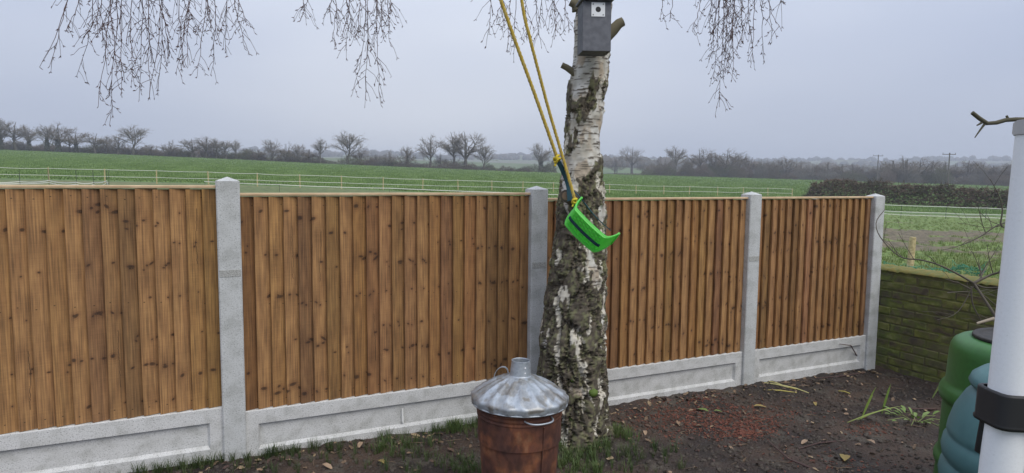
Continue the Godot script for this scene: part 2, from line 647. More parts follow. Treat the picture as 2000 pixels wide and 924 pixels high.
func build_soil() -> void:
	soil_noise.seed = 2
	soil_noise.frequency = 1.6
	soil_noise.fractal_octaves = 3
	soil_fine.seed = 3
	soil_fine.frequency = 9.0
	soil_fine.fractal_octaves = 4
	var tone := FastNoiseLite.new()
	tone.seed = 8
	tone.frequency = 1.3
	tone.fractal_octaves = 4
	var s := Shape.new()
	var pts := PackedVector3Array()
	var cols := PackedColorArray()
	# a grid in fence axes: t along the fence, out towards the camera; fine where it is seen
	var ts := []
	var t := -4.0
	while t < 6.0:
		ts.append(t)
		t += 0.022
	var os := []
	var q := -0.12
	while q < 2.6:
		os.append(q)
		q += 0.022
	for b in range(os.size() - 1, -1, -1):
		for tt in ts:
			var p := fence_at(tt, os[b])
			var y := soil(p.x, p.z)
			if os[b] < 0.16: y += 0.012 * (1.0 - os[b] / 0.16)
			pts.append(Vector3(p.x, y, p.z))
			var a := tone.get_noise_2d(p.x, p.z)
			var c := Color(0.08, 0.052, 0.037).lerp(Color(0.03, 0.022, 0.018), clampf(0.5 + 1.3 * a, 0, 1))
			var e := tone.get_noise_2d(p.x * 2.3 + 9.0, p.z * 2.3)
			c = c.lerp(Color(0.09, 0.076, 0.06), smoothstep(0.18, 0.5, e))
			cols.append(c)
	s.sheet(pts, ts.size(), false, false, cols)
	tag(put("ground", s.mesh(), M.soil), "", "", "", "structure")
	# the rest of the garden behind the camera
	var lawn := Shape.new()
	lawn.tint = Color(0.07, 0.085, 0.035)
	lawn.quad(Vector3(-14, -0.19, 14), Vector3(14, -0.19, 14), Vector3(14, -0.2, -2.4), Vector3(-14, -0.2, -2.4))
	tag(put("lawn", lawn.mesh(), M.soil), "", "", "", "structure")

# ---------------------------------------------------------------- fence

func build_fence() -> void:
	var tops := [1.554, 1.512, 1.474, 1.474]
	var froms := [-1.93, 0.0, 1.93, 3.86]
	var tos := [0.0, 1.93, 3.86, 5.322]
	var names := [
		"brown feather edge fence panel whose cap rail stands highest of the panels",
		"brown feather edge fence panel standing behind the rusty incinerator bin",
		"brown feather edge fence panel standing behind the birch trunk and swing",
		"narrow brown feather edge fence panel ending at the mossy brick wall"]
	var bases := [
		"grey recessed concrete gravel board under the fence panel with the highest cap rail",
		"grey recessed concrete gravel board with white drip stain behind the incinerator bin",
		"grey recessed concrete gravel board running behind the birch trunk",
		"short grey recessed concrete gravel board beside the mossy brick wall"]
	var col := 0
	for k in 4:
		var half := 0.052
		var t0: float = froms[k] + half
		var t1: float = tos[k] - half
		var mid := (t0 + t1) * 0.5
		var w := t1 - t0
		var top: float = tops[k]
		var foot := top - 1.249
		# gravel board
		var g := put("gravel_board", gravel_board(w, 0.3), M.concrete)
		g.position = fence_at(mid, 0.012, foot - 0.3)
		g.rotation.y = FENCE_TURN
		tag(g, bases[k], "gravel board", "gravel boards under the fence")
		if k == 1:
			var drip := Shape.new()
			drip.box(Vector3(-0.006, 0.1, 0.0), Vector3(0.004, 0.185, 0.0022), 0.001)
			drip.box(Vector3(-0.002, 0.09, 0.0), Vector3(0.007, 0.135, 0.0026), 0.001)
			var dm := put("drip_stain", drip.mesh(), mat(Color(0.75, 0.75, 0.73), 0.7), g)
			dm.position = Vector3(0.02, 0, 0.0124)
		# panel
		var p := thing("wooden_fence", fence_at(mid, 0, foot), names[k], "fence panel", "brown feather edge fence panels")
		p.rotation.y = FENCE_TURN
		var cap := Shape.new()
		cap.box(Vector3(-w / 2, 1.233, -0.03), Vector3(w / 2, 1.249, 0.03), 0.003)
		put("cap_rail", cap.mesh(), M.rail, p)
		for hgt in [0.1, 0.6, 1.1]:
			var rail := Shape.new()
			rail.box(Vector3(-w / 2, hgt, -0.026), Vector3(w / 2, hgt + 0.04, -0.012), 0.002)
			put("back_rail", rail.mesh(), M.rail, p)
		var count := roundi(w / 0.0785)
		for j in count:
			var pitch := w / count
			var x0 := -w / 2 + j * pitch
			var b := put("board", board(x0, pitch, 1.228 + rng.randf_range(-0.002, 0.0), col), M.board, p)
			b.position.y = rng.randf_range(0.001, 0.004)
			col += 1
			if rng.randf() < 0.12: col += rng.randi_range(2, 6)
	# posts
	var labels := [
		"pale concrete fence post with pyramid top beside the panel with the highest cap rail",
		"pale concrete fence post rising behind the incinerator bin's chimney",
		"pale concrete fence post between the birch side panel and the narrow end panel",
		"pale concrete fence post at the fence's end against the brick wall"]
	var apex := [1.603, 1.558, 1.518, 1.5]
	for k in 4:
		var t: float = tos[k]
		var y: float = apex[k]
		var o := put("fence_post", post_mesh(y), M.post)
		o.position = fence_at(t, 0.0, 0.0)
		o.rotation.y = FENCE_TURN
		tag(o, labels[k], "fence post", "concrete fence posts")
		if k < 3:
			var band := Shape.new()
			var by := y - 0.555
			band.box(Vector3(-0.054, by, 0.0555), Vector3(0.054, by + 0.04, 0.058), 0.001)
			put("rough_band", band.mesh(), M.band, o)

func gravel_board(w: float, h: float) -> ArrayMesh:
	var s := Shape.new()
	var z := 0.022
	var e := 0.02                # depth of the recess
	var x0 := -w / 2 + 0.075
	var x1 := w / 2 - 0.075
	var y0 := 0.066
	var y1 := h - 0.082
	var c := 0.013
	# back, ends, top and bottom
	var b := -0.025
	s.quad(Vector3(w / 2, 0, b), Vector3(-w / 2, 0, b), Vector3(-w / 2, h, b), Vector3(w / 2, h, b))
	s.quad(Vector3(-w / 2, 0, b), Vector3(-w / 2, 0, z), Vector3(-w / 2, h, z), Vector3(-w / 2, h, b))
	s.quad(Vector3(w / 2, 0, z), Vector3(w / 2, 0, b), Vector3(w / 2, h, b), Vector3(w / 2, h, z))
	var ch := 0.004
	s.quad(Vector3(-w / 2, h, z - ch), Vector3(w / 2, h, z - ch), Vector3(w / 2, h, b), Vector3(-w / 2, h, b))
	s.quad(Vector3(-w / 2, h - ch, z), Vector3(w / 2, h - ch, z), Vector3(w / 2, h, z - ch), Vector3(-w / 2, h, z - ch))
	s.quad(Vector3(-w / 2, 0, b), Vector3(w / 2, 0, b), Vector3(w / 2, 0, z), Vector3(-w / 2, 0, z))
	# frame round the recess
	s.quad(Vector3(-w / 2, y1, z), Vector3(w / 2, y1, z), Vector3(w / 2, h - ch, z), Vector3(-w / 2, h - ch, z))
	s.quad(Vector3(-w / 2, 0, z), Vector3(w / 2, 0, z), Vector3(w / 2, y0, z), Vector3(-w / 2, y0, z))
	s.quad(Vector3(-w / 2, y0, z), Vector3(x0, y0, z), Vector3(x0, y1, z), Vector3(-w / 2, y1, z))
	s.quad(Vector3(x1, y0, z), Vector3(w / 2, y0, z), Vector3(w / 2, y1, z), Vector3(x1, y1, z))
	# sloping sides of the recess and its floor
	var a0 := Vector3(x0, y0, z)
	var a1 := Vector3(x1, y0, z)
	var a2 := Vector3(x1, y1, z)
	var a3 := Vector3(x0, y1, z)
	var f0 := Vector3(x0 + c, y0 + c * 1.25, z - e)
	var f1 := Vector3(x1 - c, y0 + c * 1.25, z - e)
	var f2 := Vector3(x1 - c, y1 - c * 0.25, z - e)
	var f3 := Vector3(x0 + c, y1 - c * 0.25, z - e)
	s.quad(a0, a1, f1, f0)
	s.quad(a1, a2, f2, f1)
	s.quad(a2, a3, f3, f2)
	s.quad(a3, a0, f0, f3)
	s.quad(f0, f1, f2, f3)
	return s.mesh()

# one feather edge board: thick at its near edge, thin where the next board lies over it
func board(x0: float, pitch: float, h: float, col: int) -> ArrayMesh:
	var s := Shape.new()
	var shade := rng.randf_range(0.62, 1.26)
	s.tint = Color(shade, shade * rng.randf_range(0.9, 1.03), shade * rng.randf_range(0.8, 1.06))
	var wide := pitch + 0.022
	var lean := rng.randf_range(-0.0025, 0.0025)
	var u0 := float(col % BOARD_COLUMNS) / BOARD_COLUMNS + 0.002
	var u1 := u0 + 1.0 / BOARD_COLUMNS - 0.004
	var v0 := 0.0
	var v1 := 1.0
	if (col / BOARD_COLUMNS) % 2 == 1:
		v0 = 1.0
		v1 = 0.0
	if (col / BOARD_COLUMNS / 2) % 2 == 1:
		var k := u0
		u0 = u1
		u1 = k
	var z0 := 0.029 + rng.randf_range(-0.0015, 0.0015)      # face at the thick edge
	var z1 := -0.003                                       # face at the thin edge
	var cup := 0.0012
	var b := -0.011
	var r := 0.0025
	var prof := [Vector2(0.007, b), Vector2(0.007, 0.0095), Vector2(0, 0.0095), Vector2(0, z0 - r), Vector2(r, z0), Vector2(wide * 0.35, lerpf(z0, z1, 0.35) + cup), Vector2(wide * 0.7, lerpf(z0, z1, 0.7) + cup * 0.7), Vector2(wide, z1), Vector2(wide, b)]
	var rows := 6
	for k in prof.size() - 1:
		var p: Vector2 = prof[k]
		var q: Vector2 = prof[k + 1]
		for m in rows:
			var ya := h * m / rows
			var yb := h * (m + 1) / rows
			var xa := lean * sin(3.0 * m / rows)
			var xb := lean * sin(3.0 * (m + 1) / rows)
			var ta := lerpf(v1, v0, float(m) / rows)
			var tb := lerpf(v1, v0, float(m + 1) / rows)
			s.quad(Vector3(x0 + p.x + xa, ya, p.y), Vector3(x0 + q.x + xa, ya, q.y), Vector3(x0 + q.x + xb, yb, q.y), Vector3(x0 + p.x + xb, yb, p.y),
				Vector2(lerpf(u0, u1, p.x / wide), tb), Vector2(lerpf(u0, u1, q.x / wide), ta))
	# ends
	for y in [0.0, h]:
		for k in range(3, prof.size() - 2):
			var p: Vector2 = prof[k]
			var q: Vector2 = prof[k + 1]
			if y == 0.0:
				s.quad(Vector3(x0 + p.x, y, b), Vector3(x0 + q.x, y, b), Vector3(x0 + q.x, y, q.y), Vector3(x0 + p.x, y, p.y), Vector2(u0, 0.5), Vector2(u1, 0.51))
			else:
				s.quad(Vector3(x0 + p.x, y, p.y), Vector3(x0 + q.x, y, q.y), Vector3(x0 + q.x, y, b), Vector3(x0 + p.x, y, b), Vector2(u0, 0.5), Vector2(u1, 0.51))
	return s.mesh()

func post_mesh(apex: float) -> ArrayMesh:
	var s := Shape.new()
	var x := 0.061
	var z := 0.056
	var ch := 0.006
	var y := apex - 0.024
	var ring := [Vector2(-x, -z + ch), Vector2(-x + ch, -z), Vector2(x - ch, -z), Vector2(x, -z + ch), Vector2(x, z - ch), Vector2(x - ch, z), Vector2(-x + ch, z), Vector2(-x, z - ch)]
	for k in 8:
		var a: Vector2 = ring[k]
		var b: Vector2 = ring[(k + 1) % 8]
		for m in 6:
			var y0 := lerpf(-0.4, y, m / 6.0)
			var y1 := lerpf(-0.4, y, (m + 1) / 6.0)
			s.quad(Vector3(b.x, y0, b.y), Vector3(a.x, y0, a.y), Vector3(a.x, y1, a.y), Vector3(b.x, y1, b.y))
		s.tri(Vector3(b.x, y, b.y), Vector3(a.x, y, a.y), Vector3(0, apex, 0))
	return s.mesh()

# ---------------------------------------------------------------- birch

const TRUNK := [   # photo row, left edge, right edge, all at the trunk's own distance
	[-700.0, 1150.0, 1200.0], [-300.0, 1136.0, 1197.0], [0.0, 1125.0, 1194.0], [60.0, 1121.0, 1191.0], [110.0, 1118.0, 1190.0], [165.0, 1112.0, 1184.0], [220.0, 1106.0, 1179.0],
	[260.0, 1103.0, 1174.0], [300.0, 1101.0, 1174.0], [350.0, 1095.0, 1177.0], [400.0, 1090.0, 1181.0], [450.0, 1085.0, 1183.0], [520.0, 1076.0, 1183.0],
	[600.0, 1066.0, 1180.0], [680.0, 1058.0, 1180.0], [750.0, 1056.0, 1181.0], [820.0, 1058.0, 1178.0], [860.0, 1052.0, 1180.0], [920.0, 1040.0, 1192.0]]
const TRUNK_D := 4.2

func trunk_at(y: float) -> Array:        # [centre, radius] at a height
	var prev := []
	for k in TRUNK.size():
		var e: Array = TRUNK[k]
		var c := at((e[1] + e[2]) / 2, e[0], TRUNK_D)
		var r := at(e[2], e[0], TRUNK_D).distance_to(at(e[1], e[0], TRUNK_D)) * 0.5
		if c.y <= y:
			if prev.is_empty():
				return [c, r]
			var f: float = (y - c.y) / (prev[0].y - c.y)
			return [c.lerp(prev[0], f), lerpf(r, prev[1], f)]
		prev = [c, r]
	return prev

func bark_bias(y: float) -> float:
	var tab := [[0.0, 0.75], [0.4, 0.55], [0.75, 0.34], [0.95, 0.22], [1.15, 0.3], [1.32, 0.28], [1.5, 0.26], [1.66, 0.12], [1.75, -0.16], [1.93, -0.22], [2.03, 0.22], [2.2, 0.2], [2.32, -0.14], [2.5, -0.26], [3.2, -0.4], [9.0, -0.4]]
	for k in tab.size() - 1:
		if y < tab[k + 1][0]:
			return lerpf(tab[k][1], tab[k + 1][1], clampf((y - tab[k][0]) / (tab[k + 1][0] - tab[k][0]), 0, 1))
	return -0.4

func build_birch() -> void:
	var base: Vector3 = trunk_at(0.0)[0]
	base.y = soil(base.x, base.z) - 0.02
	var tree := thing("birch_tree", base, "silver birch with peeling white and fissured dark bark carrying a nest box", "tree")
	var patch := FastNoiseLite.new()
	patch.seed = 15
	patch.frequency = 3.4
	patch.fractal_octaves = 4
	var plate := FastNoiseLite.new()
	plate.seed = 6
	plate.noise_type = FastNoiseLite.TYPE_CELLULAR
	plate.cellular_return_type = FastNoiseLite.RETURN_DISTANCE2_SUB
	plate.frequency = 1.0
	plate.domain_warp_enabled = true
	plate.domain_warp_amplitude = 0.5
	plate.domain_warp_frequency = 1.4
	var fine := FastNoiseLite.new()
	fine.seed = 19
	fine.frequency = 1.0
	fine.fractal_octaves = 3
	var s := Shape.new()
	var pts := PackedVector3Array()
	var cols := PackedColorArray()
	var nu := 168
	var y := base.y - 0.05
	while y < 5.6:
		var cr := trunk_at(y)
		var c: Vector3 = cr[0]
		var R: float = cr[1] * 0.97
		var bias := bark_bias(y)
		for a in nu:
			var an := TAU * a / nu
			var dir := Vector3(cos(an), 0, -sin(an))
			var q := dir * R
			var f1 := fine.get_noise_3d(q.x * 40.0, y * 26.0, q.z * 40.0)
			var f2 := fine.get_noise_3d(q.x * 9.0, y * 6.0, q.z * 9.0)
			var rough := smoothstep(-0.03, 0.05, patch.get_noise_3d(q.x * 1.6, y * 0.75, q.z * 1.6) + bias + 0.1 * fine.get_noise_3d(q.x * 22.0, y * 12.0, q.z * 22.0))
			# plates parted by fissures that run mostly upright
			var warp := 0.35 * fine.get_noise_3d(q.x * 7.0, y * 5.0, q.z * 7.0)
			var cell := plate.get_noise_3d(q.x * 12.0 + warp, y * 4.6, q.z * 12.0 - warp) + 1.0
			var pl := smoothstep(0.03, 0.22, cell)
			var deep := lerpf(0.6, 1.4, clampf(1.3 - y, 0, 1))
			var flare := 0.03 * exp(-maxf(y - base.y, 0.0) * 7.0) * (1.0 + 1.3 * sin(an * 4.0 + 0.8))
			var rad := R + flare + rough * (deep * (0.038 * pl - 0.02) + 0.005 * f1 + 0.004 * f2) + 0.006 * f2 + 0.016 * patch.get_noise_3d(q.x * 1.1, y * 1.2 + 40.0, q.z * 1.1)
			# papery white bark with dashes of lenticels
			var dash := fine.get_noise_3d(q.x * 8.0, y * 70.0, q.z * 8.0)
			var white := Color(0.4, 0.37, 0.31).lerp(Color(0.62, 0.6, 0.55), clampf(0.5 + 1.5 * f2, 0, 1))
			white = white.lerp(Color(0.42, 0.35, 0.27), smoothstep(0.02, 0.3, patch.get_noise_3d(q.x * 3.0 + 7.0, y * 1.5, q.z * 3.0)))
			white = white.lerp(Color(0.12, 0.1, 0.08), smoothstep(0.2, 0.32, dash + 0.3 * f2))
			rad += 0.0018 * dash
			var dark := Color(0.115, 0.095, 0.07).lerp(Color(0.062, 0.051, 0.038), clampf(0.5 + 1.4 * f1, 0, 1))
			dark = dark.lerp(Color(0.2, 0.2, 0.1), 0.65 * smoothstep(0.0, 0.3, fine.get_noise_3d(q.x * 30.0, y * 20.0 + 11.0, q.z * 30.0) + 0.25 * f2))            # lichen
			# long flakes of white left on the plates
			dark = dark.lerp(Color(0.55, 0.51, 0.43), smoothstep(0.25, 0.28, patch.get_noise_3d(q.x * 3.4, y * 0.8 + 20.0, q.z * 3.4) + 0.1 * f1 - 0.12 * smoothstep(0.55, 0.2, y)))
			pts.append(Vector3(c.x, y, c.z) + dir * rad - base)
			cols.append(white.lerp(dark, rough))
		y += 0.0052 if y < 2.85 else 0.04
	s.sheet(pts, nu, true, false, cols)
	put("trunk", s.mesh(), M.bark, tree)

	# cut stubs
	for e in [[[1180, 75], [1198, 58], [1209, 46], [1217, 42]], [[1128, 150], [1120, 141], [1107, 132], [1097, 127]], [[1128, 20], [1124, 8], [1114, 3]]]:
		var st := Shape.new()
		st.tint = Color(0.15, 0.13, 0.085)
		var path := []
		for k in e.size():
			path.append(at(e[k][0], e[k][1], TRUNK_D - 0.03) - base)
		var big: float = 0.027 if e[0][0] == 1180 else 0.024 if e[0][0] == 1128 and e.size() == 3 else 0.017
		var rr := []
		for k in e.size():
			rr.append(lerpf(big * 1.5, big * 0.95, float(k) / (e.size() - 1)) * (1.1 if k == e.size() - 1 else 1.0))
		st.tube(path, rr, 10)
		put("branch_stub", st.mesh(), M.bark, tree)
	var burr := Shape.new()
	burr.tint = Color(0.08, 0.065, 0.05)
	burr.tube([at(1120, 386, TRUNK_D - 0.1) - base, at(1110, 384, TRUNK_D - 0.22) - base, at(1106, 383, TRUNK_D - 0.33) - base], [0.05, 0.04, 0.038], 10)
	put("branch_stub", burr.mesh(), M.bark, tree)
	var burr_end := Shape.new()
	burr_end.tint = Color(0.2, 0.14, 0.09)
	burr_end.tube([at(1106, 383, TRUNK_D - 0.328) - base, at(1105.5, 383, TRUNK_D - 0.336) - base], [0.026, 0.024], 10)
	put("cut_end", burr_end.mesh(), M.bark, tree)
	# moss cushions low on the trunk
	for e in [[1158, 767, 0.03], [1116, 818, 0.018], [1118, 742, 0.016]]:
		var ms := Shape.new()
		var mp: Vector3 = at(e[0], e[1], TRUNK_D - 0.19)
		var prof := []
		for k in 7:
			var q := -PI / 2 + PI * k / 6.0
			prof.append(Vector2(maxf(cos(q), 0.01) * e[2], sin(q) * e[2] * 0.9))
		ms.tint = Color(0.09, 0.14, 0.02)
		ms.lathe(prof, 12, func(v: Vector3, _a: float, _p: Vector2) -> Vector3: return v * (1.0 + 0.35 * fine.get_noise_3d(v.x * 160.0, v.y * 160.0, v.z * 160.0)))
		var mo := put("moss_cushion", ms.mesh(), M.leaf, tree)
		mo.position = mp - base

	# limbs above the frame that carry the hanging twigs and the swing
	var top: Vector3 = trunk_at(3.9)[0]
	for e in [[at(640, -330, 3.6), at(180, -190, 3.7), 0.05], [at(1000, -520, 4.0), at(720, -220, 4.0), 0.035], [at(1300, -420, 4.1), at(1470, -180, 4.0), 0.035], [at(1080, -480, 3.9), at(1000, -260, 3.75), 0.05], [at(1240, -400, 4.1), at(1300, -160, 4.2), 0.02], [at(860, -500, 3.8), at(400, -190, 4.1), 0.035]]:
		var lm := Shape.new()
		lm.tint = Color(0.3, 0.26, 0.22)
		var a: Vector3 = top + Vector3(0, rng.randf_range(-0.3, 0.5), 0)
		var b: Vector3 = e[0]
		var c: Vector3 = e[1]
		var path := []
		var rr := []
		for k in 9:
			var u := k / 8.0
			path.append(a.lerp(b, u).lerp(b.lerp(c, u), u) - base)
			rr.append(lerpf(e[2], 0.008, u))
		lm.tube(path, rr, 7)
		put("limb", lm.mesh(), M.bark, tree)

	# pendulous sprays: [column at the frame's top, column and row of the tip, distance, side twigs]
	var sprays := [
		[[150, 95, 130, 3.6, 3], [165, 130, 60, 3.7, 5], [160, 78, 131, 3.5, 2], [185, 205, 95, 3.6, 7], [200, 150, 148, 3.7, 6], [210, 232, 170, 3.5, 9], [232, 190, 208, 3.6, 9], [235, 214, 243, 3.55, 10], [240, 236, 180, 3.6, 9], [255, 262, 165, 3.7, 9], [262, 300, 120, 3.7, 9],
			[280, 270, 196, 3.6, 9], [290, 292, 188, 3.5, 8], [300, 335, 110, 3.7, 9], [320, 308, 182, 3.6, 6], [330, 290, 190, 3.6, 5], [345, 360, 125, 3.8, 8], [372, 366, 130, 3.6, 8], [380, 345, 140, 3.7, 7], [392, 430, 85, 3.8, 8], [410, 385, 150, 3.9, 6], [425, 412, 145, 3.7, 8], [445, 440, 100, 3.6, 7], [450, 478, 95, 3.6, 5], [455, 490, 50, 3.7, 4], [215, 165, 70, 3.8, 6], [345, 390, 60, 3.9, 7]],
		[[592, 596, 32, 3.9, 3], [608, 588, 18, 4.0, 2], [650, 640, 25, 4.0, 4], [660, 650, 78, 3.9, 6], [672, 690, 60, 4.0, 8], [690, 672, 95, 3.8, 8], [705, 700, 70, 4.0, 8], [722, 712, 208, 3.9, 12], [730, 742, 205, 3.85, 9], [728, 690, 185, 3.9, 6], [738, 730, 90, 4.0, 9], [748, 745, 60, 4.0, 8], [757, 762, 88, 3.9, 5], [762, 765, 22, 4.0, 4]],
		[[962, 955, 60, 3.9, 5], [975, 1000, 62, 4.0, 5], [985, 965, 45, 4.0, 5], [1000, 990, 98, 4.0, 4], [1010, 1003, 120, 4.1, 4], [1025, 1030, 70, 4.0, 5], [1040, 1058, 92, 4.0, 4], [1062, 1050, 58, 4.1, 5], [1080, 1085, 72, 4.0, 5], [1098, 1112, 60, 4.0, 4], [1070, 1100, 40, 4.1, 5]],
		[[1292, 1298, 40, 4.2, 2], [1318, 1308, 38, 4.2, 2], [1376, 1350, 60, 4.1, 4], [1392, 1385, 60, 4.0, 7], [1400, 1392, 110, 4.0, 9], [1412, 1395, 150, 3.95, 12], [1420, 1404, 206, 3.9, 14], [1426, 1412, 150, 4.0, 12], [1432, 1430, 155, 3.9, 11], [1440, 1420, 130, 4.0, 11], [1448, 1450, 80, 4.0, 8], [1458, 1470, 90, 4.1, 8], [1475, 1468, 130, 3.9, 4], [1492, 1490, 118, 3.9, 3], [1490, 1524, 58, 3.8, 2], [1500, 1510, 82, 4.0, 2], [1435, 1410, 60, 4.1, 9], [1520, 1534, 5, 4.0, 2]]]
	for cluster in sprays:
		var tw := Shape.new()
		for e in cluster:
			hang(tw, at(e[0], -190, e[3]), at((e[0] * 2 + e[1]) / 3.0, 0.0, e[3]), at(e[1], e[2], e[3] + rng.randf_range(-0.15, 0.15)), e[4], base)
		put("hanging_twigs", tw.mesh(), M.twig, tree)

func catkin(tw: Shape, p: Vector3, dir: Vector3) -> void:
	for k in rng.randi_range(1, 3):
		var d := (dir + Vector3(rng.randf_range(-0.9, 0.9), rng.randf_range(-0.5, 0.5), rng.randf_range(-0.9, 0.9))).normalized()
		var l := rng.randf_range(0.009, 0.021)
		tw.tube([p, p + d * l * 0.5, p + d * l], [0.0011, 0.0018, 0.0007], 4, false)

func hang(tw: Shape, a: Vector3, b: Vector3, c: Vector3, sides: int, base: Vector3) -> void:
	var path := []
	var rr := []
	var m := 14
	for k in m + 1:
		var u := float(k) / m
		var p := a.lerp(b, u * 2.0) if u < 0.5 else b.lerp(c, (u - 0.5) * 2.0)
		if u > 0.5:
			var w := (u - 0.5) * 2.0
			p = b + (c - b) * Vector3(pow(w, 1.5), w, w)           # falls first, then swings out
		p += Vector3(rng.randf_range(-1, 1), 0, rng.randf_range(-1, 1)) * 0.006
		path.append(p - base)
		rr.append(lerpf(0.0028, 0.001, u))
	tw.tube(path, rr, 5, false)
	catkin(tw, path[m], (path[m] - path[m - 1]).normalized())
	for k in range(4, m):
		if rng.randf() < 0.45:
			catkin(tw, path[k], Vector3(rng.randf_range(-1, 1), -0.7, rng.randf_range(-1, 1)))
	for k in sides * 2:
		var u := rng.randf_range(0.35, 0.97)
		var j := int(u * m)
		var p: Vector3 = (path[j] as Vector3).lerp(path[mini(j + 1, m)], fposmod(u * m, 1.0))
		var l := rng.randf_range(0.04, 0.2) * (1.2 - 0.7 * u)
		var d := Vector3(rng.randf_range(-1, 1) , rng.randf_range(-1.4, -0.5), rng.randf_range(-1, 1)).normalized()
		var q1 := p + d * l * 0.5
		var q2 := p + (d + Vector3(0, -0.25, 0)).normalized() * l
		tw.tube([p, q1, q2], [0.0013, 0.0011, 0.0008], 4, false)
		catkin(tw, q2, d)
		if rng.randf() < 0.4:
			catkin(tw, q1, d)

# ---------------------------------------------------------------- things in the garden

func build_nest_box() -> void:
	var c := at(1160, 57, TRUNK_D - 0.235)
	var box := thing("nest_box", c, "dark grey wooden nest box with white metal entrance plate on birch trunk", "nest box")
	box.rotation.y = 0.1
	box.rotation.z = 0.012
	var paint := mat(Color(0.14, 0.145, 0.165), 0.7)
	paint.albedo_texture = noise_tex(0.02, 71, [[0.2, 0.75, 0.75, 0.76], [0.7, 1, 1, 1]], 256)
	planar(paint, 4.0)
	var w := 0.082
	var s := Shape.new()
	s.box(Vector3(-w, -0.138, 0.064), Vector3(w, 0.138, 0.079), 0.0015)
	put("front", s.mesh(), paint, box)
	for e in [-1.0, 1.0]:
		var side := Shape.new()
		side.box(Vector3(e * (w - 0.007) - 0.007, -0.14, -0.075), Vector3(e * (w - 0.007) + 0.007, 0.14, 0.0635), 0.001)
		put("side", side.mesh(), paint, box)
	var back := Shape.new()
	back.box(Vector3(-w + 0.0145, -0.14, -0.0755), Vector3(w - 0.0145, 0.17, -0.062), 0.001)
	put("back", back.mesh(), paint, box)
	var floor_board := Shape.new()
	floor_board.box(Vector3(-w + 0.0145, -0.137, -0.0615), Vector3(w - 0.0145, -0.123, 0.0635), 0.001)
	put("floor_board", floor_board.mesh(), paint, box)
	var roof := Shape.new()
	roof.box(Vector3(-w - 0.012, 0.1405, -0.08), Vector3(w + 0.012, 0.156, 0.105), 0.002)
	put("roof", roof.mesh(), paint, box)
	var plate := Shape.new()
	var pw := 0.039
	# a square plate with a round hole
	var n := 24
	for k in n:
		var a0 := TAU * k / n
		var a1 := TAU * (k + 1) / n
		var pts := []
		for a in [a0, a1]:
			var dir := Vector3(cos(a), sin(a), 0)
			pts.append(dir * 0.0155)
			pts.append(dir * (pw / maxf(absf(cos(a)), absf(sin(a)))))
		plate.quad(pts[0], pts[1], pts[3], pts[2])
		var dz := Vector3(0, 0, -0.0025)
		plate.quad(pts[1], pts[1] + dz, pts[3] + dz, pts[3])
		plate.quad(pts[0] + dz, pts[0], pts[2], pts[2] + dz)
	var pm := mat(Color(0.8, 0.81, 0.82), 0.35)
	var po := put("entrance_plate", plate.mesh(), pm, box)
	po.position = Vector3(0.006, 0.092, 0.082)
	var hole := Shape.new()
	hole.lathe([Vector2(0.0155, 0.0), Vector2(0.0155, 0.0006), Vector2(0.001, 0.0007)], 20)
	var ho := put("entrance_hole", hole.mesh(), M.black, box)
	ho.rotation.x = PI / 2
	ho.position = Vector3(0.006, 0.092, 0.0792)
	for e in [Vector2(-1, -1), Vector2(1, -1), Vector2(-1, 1), Vector2(1, 1)]:
		var sc := Shape.new()
		sc.lathe([Vector2(0.0038, 0.0), Vector2(0.0036, 0.0012), Vector2(0.001, 0.0018)], 10)
		var so := put("screw", sc.mesh(), mat(Color(0.2, 0.2, 0.2), 0.4), po)
		so.rotation.x = PI / 2
		so.position = Vector3(e.x * 0.029, e.y * 0.029, 0.0002)

func rope(path: Array, r: float) -> Shape:
	# three-strand twisted rope along a path
	var s := Shape.new()
	s.tint = Color(0.42, 0.3, 0.045)
	var along := 0.0
	var strands := [[], [], []]
	for k in path.size():
		var p: Vector3 = path[k]
		if k: along += p.distance_to(path[k - 1])
		var dir: Vector3 = ((path[mini(k + 1, path.size() - 1)] as Vector3) - (path[maxi(k - 1, 0)] as Vector3)).normalized()
		var x := dir.cross(Vector3.BACK).normalized()
		var y := dir.cross(x)
		for j in 3:
			var a := along / (r * 7.0) * TAU + TAU * j / 3.0
			strands[j].append(p + (x * cos(a) + y * sin(a)) * r * 0.5)
	for j in 3:
		var rr := []
		for k in path.size(): rr.append(r * 0.56)
		s.tint = [Color(0.46, 0.33, 0.05), Color(0.4, 0.28, 0.045), Color(0.44, 0.33, 0.09)][j]
		s.tube(strands[j], rr, 6, false)
	return s

func spline(pix: Array, steps: int) -> Array:       # through [column, row, distance]
	var c := Curve3D.new()
	c.bake_interval = 0.02
	for k in pix.size():
		var p := at(pix[k][0], pix[k][1], pix[k][2])
		var a := at(pix[maxi(k - 1, 0)][0], pix[maxi(k - 1, 0)][1], pix[maxi(k - 1, 0)][2])
		var b := at(pix[mini(k + 1, pix.size() - 1)][0], pix[mini(k + 1, pix.size() - 1)][1], pix[mini(k + 1, pix.size() - 1)][2])
		c.add_point(p, (a - b) / 6.0, (b - a) / 6.0)
	var out := []
	for k in steps + 1:
		out.append(c.sample_baked(c.get_baked_length() * k / steps, true))
	return out

func knot(parent: Node3D, p: Vector3, size: float, material: Material) -> void:
	var s := Shape.new()
	s.tint = Color(0.55, 0.42, 0.03)
	for k in 3:
		var path := []
		var rr := []
		var b := Basis.from_euler(Vector3(rng.randf() * 3.0, rng.randf() * 3.0, rng.randf() * 3.0))
		for j in 11:
			var a := TAU * j / 10.0
			path.append(p + b * Vector3(cos(a) * size, sin(a) * size * 0.8, sin(a * 2) * size * 0.3) + Vector3(0, (k - 1) * size * 0.55, 0))
			rr.append(size * 0.42)
		s.tube(path, rr, 6, false)
	s.tube([p, p + Vector3(-0.012, -size * 2.2, 0.01)], [size * 0.3, size * 0.42], 6)
	put("knot", s.mesh(), material, parent)

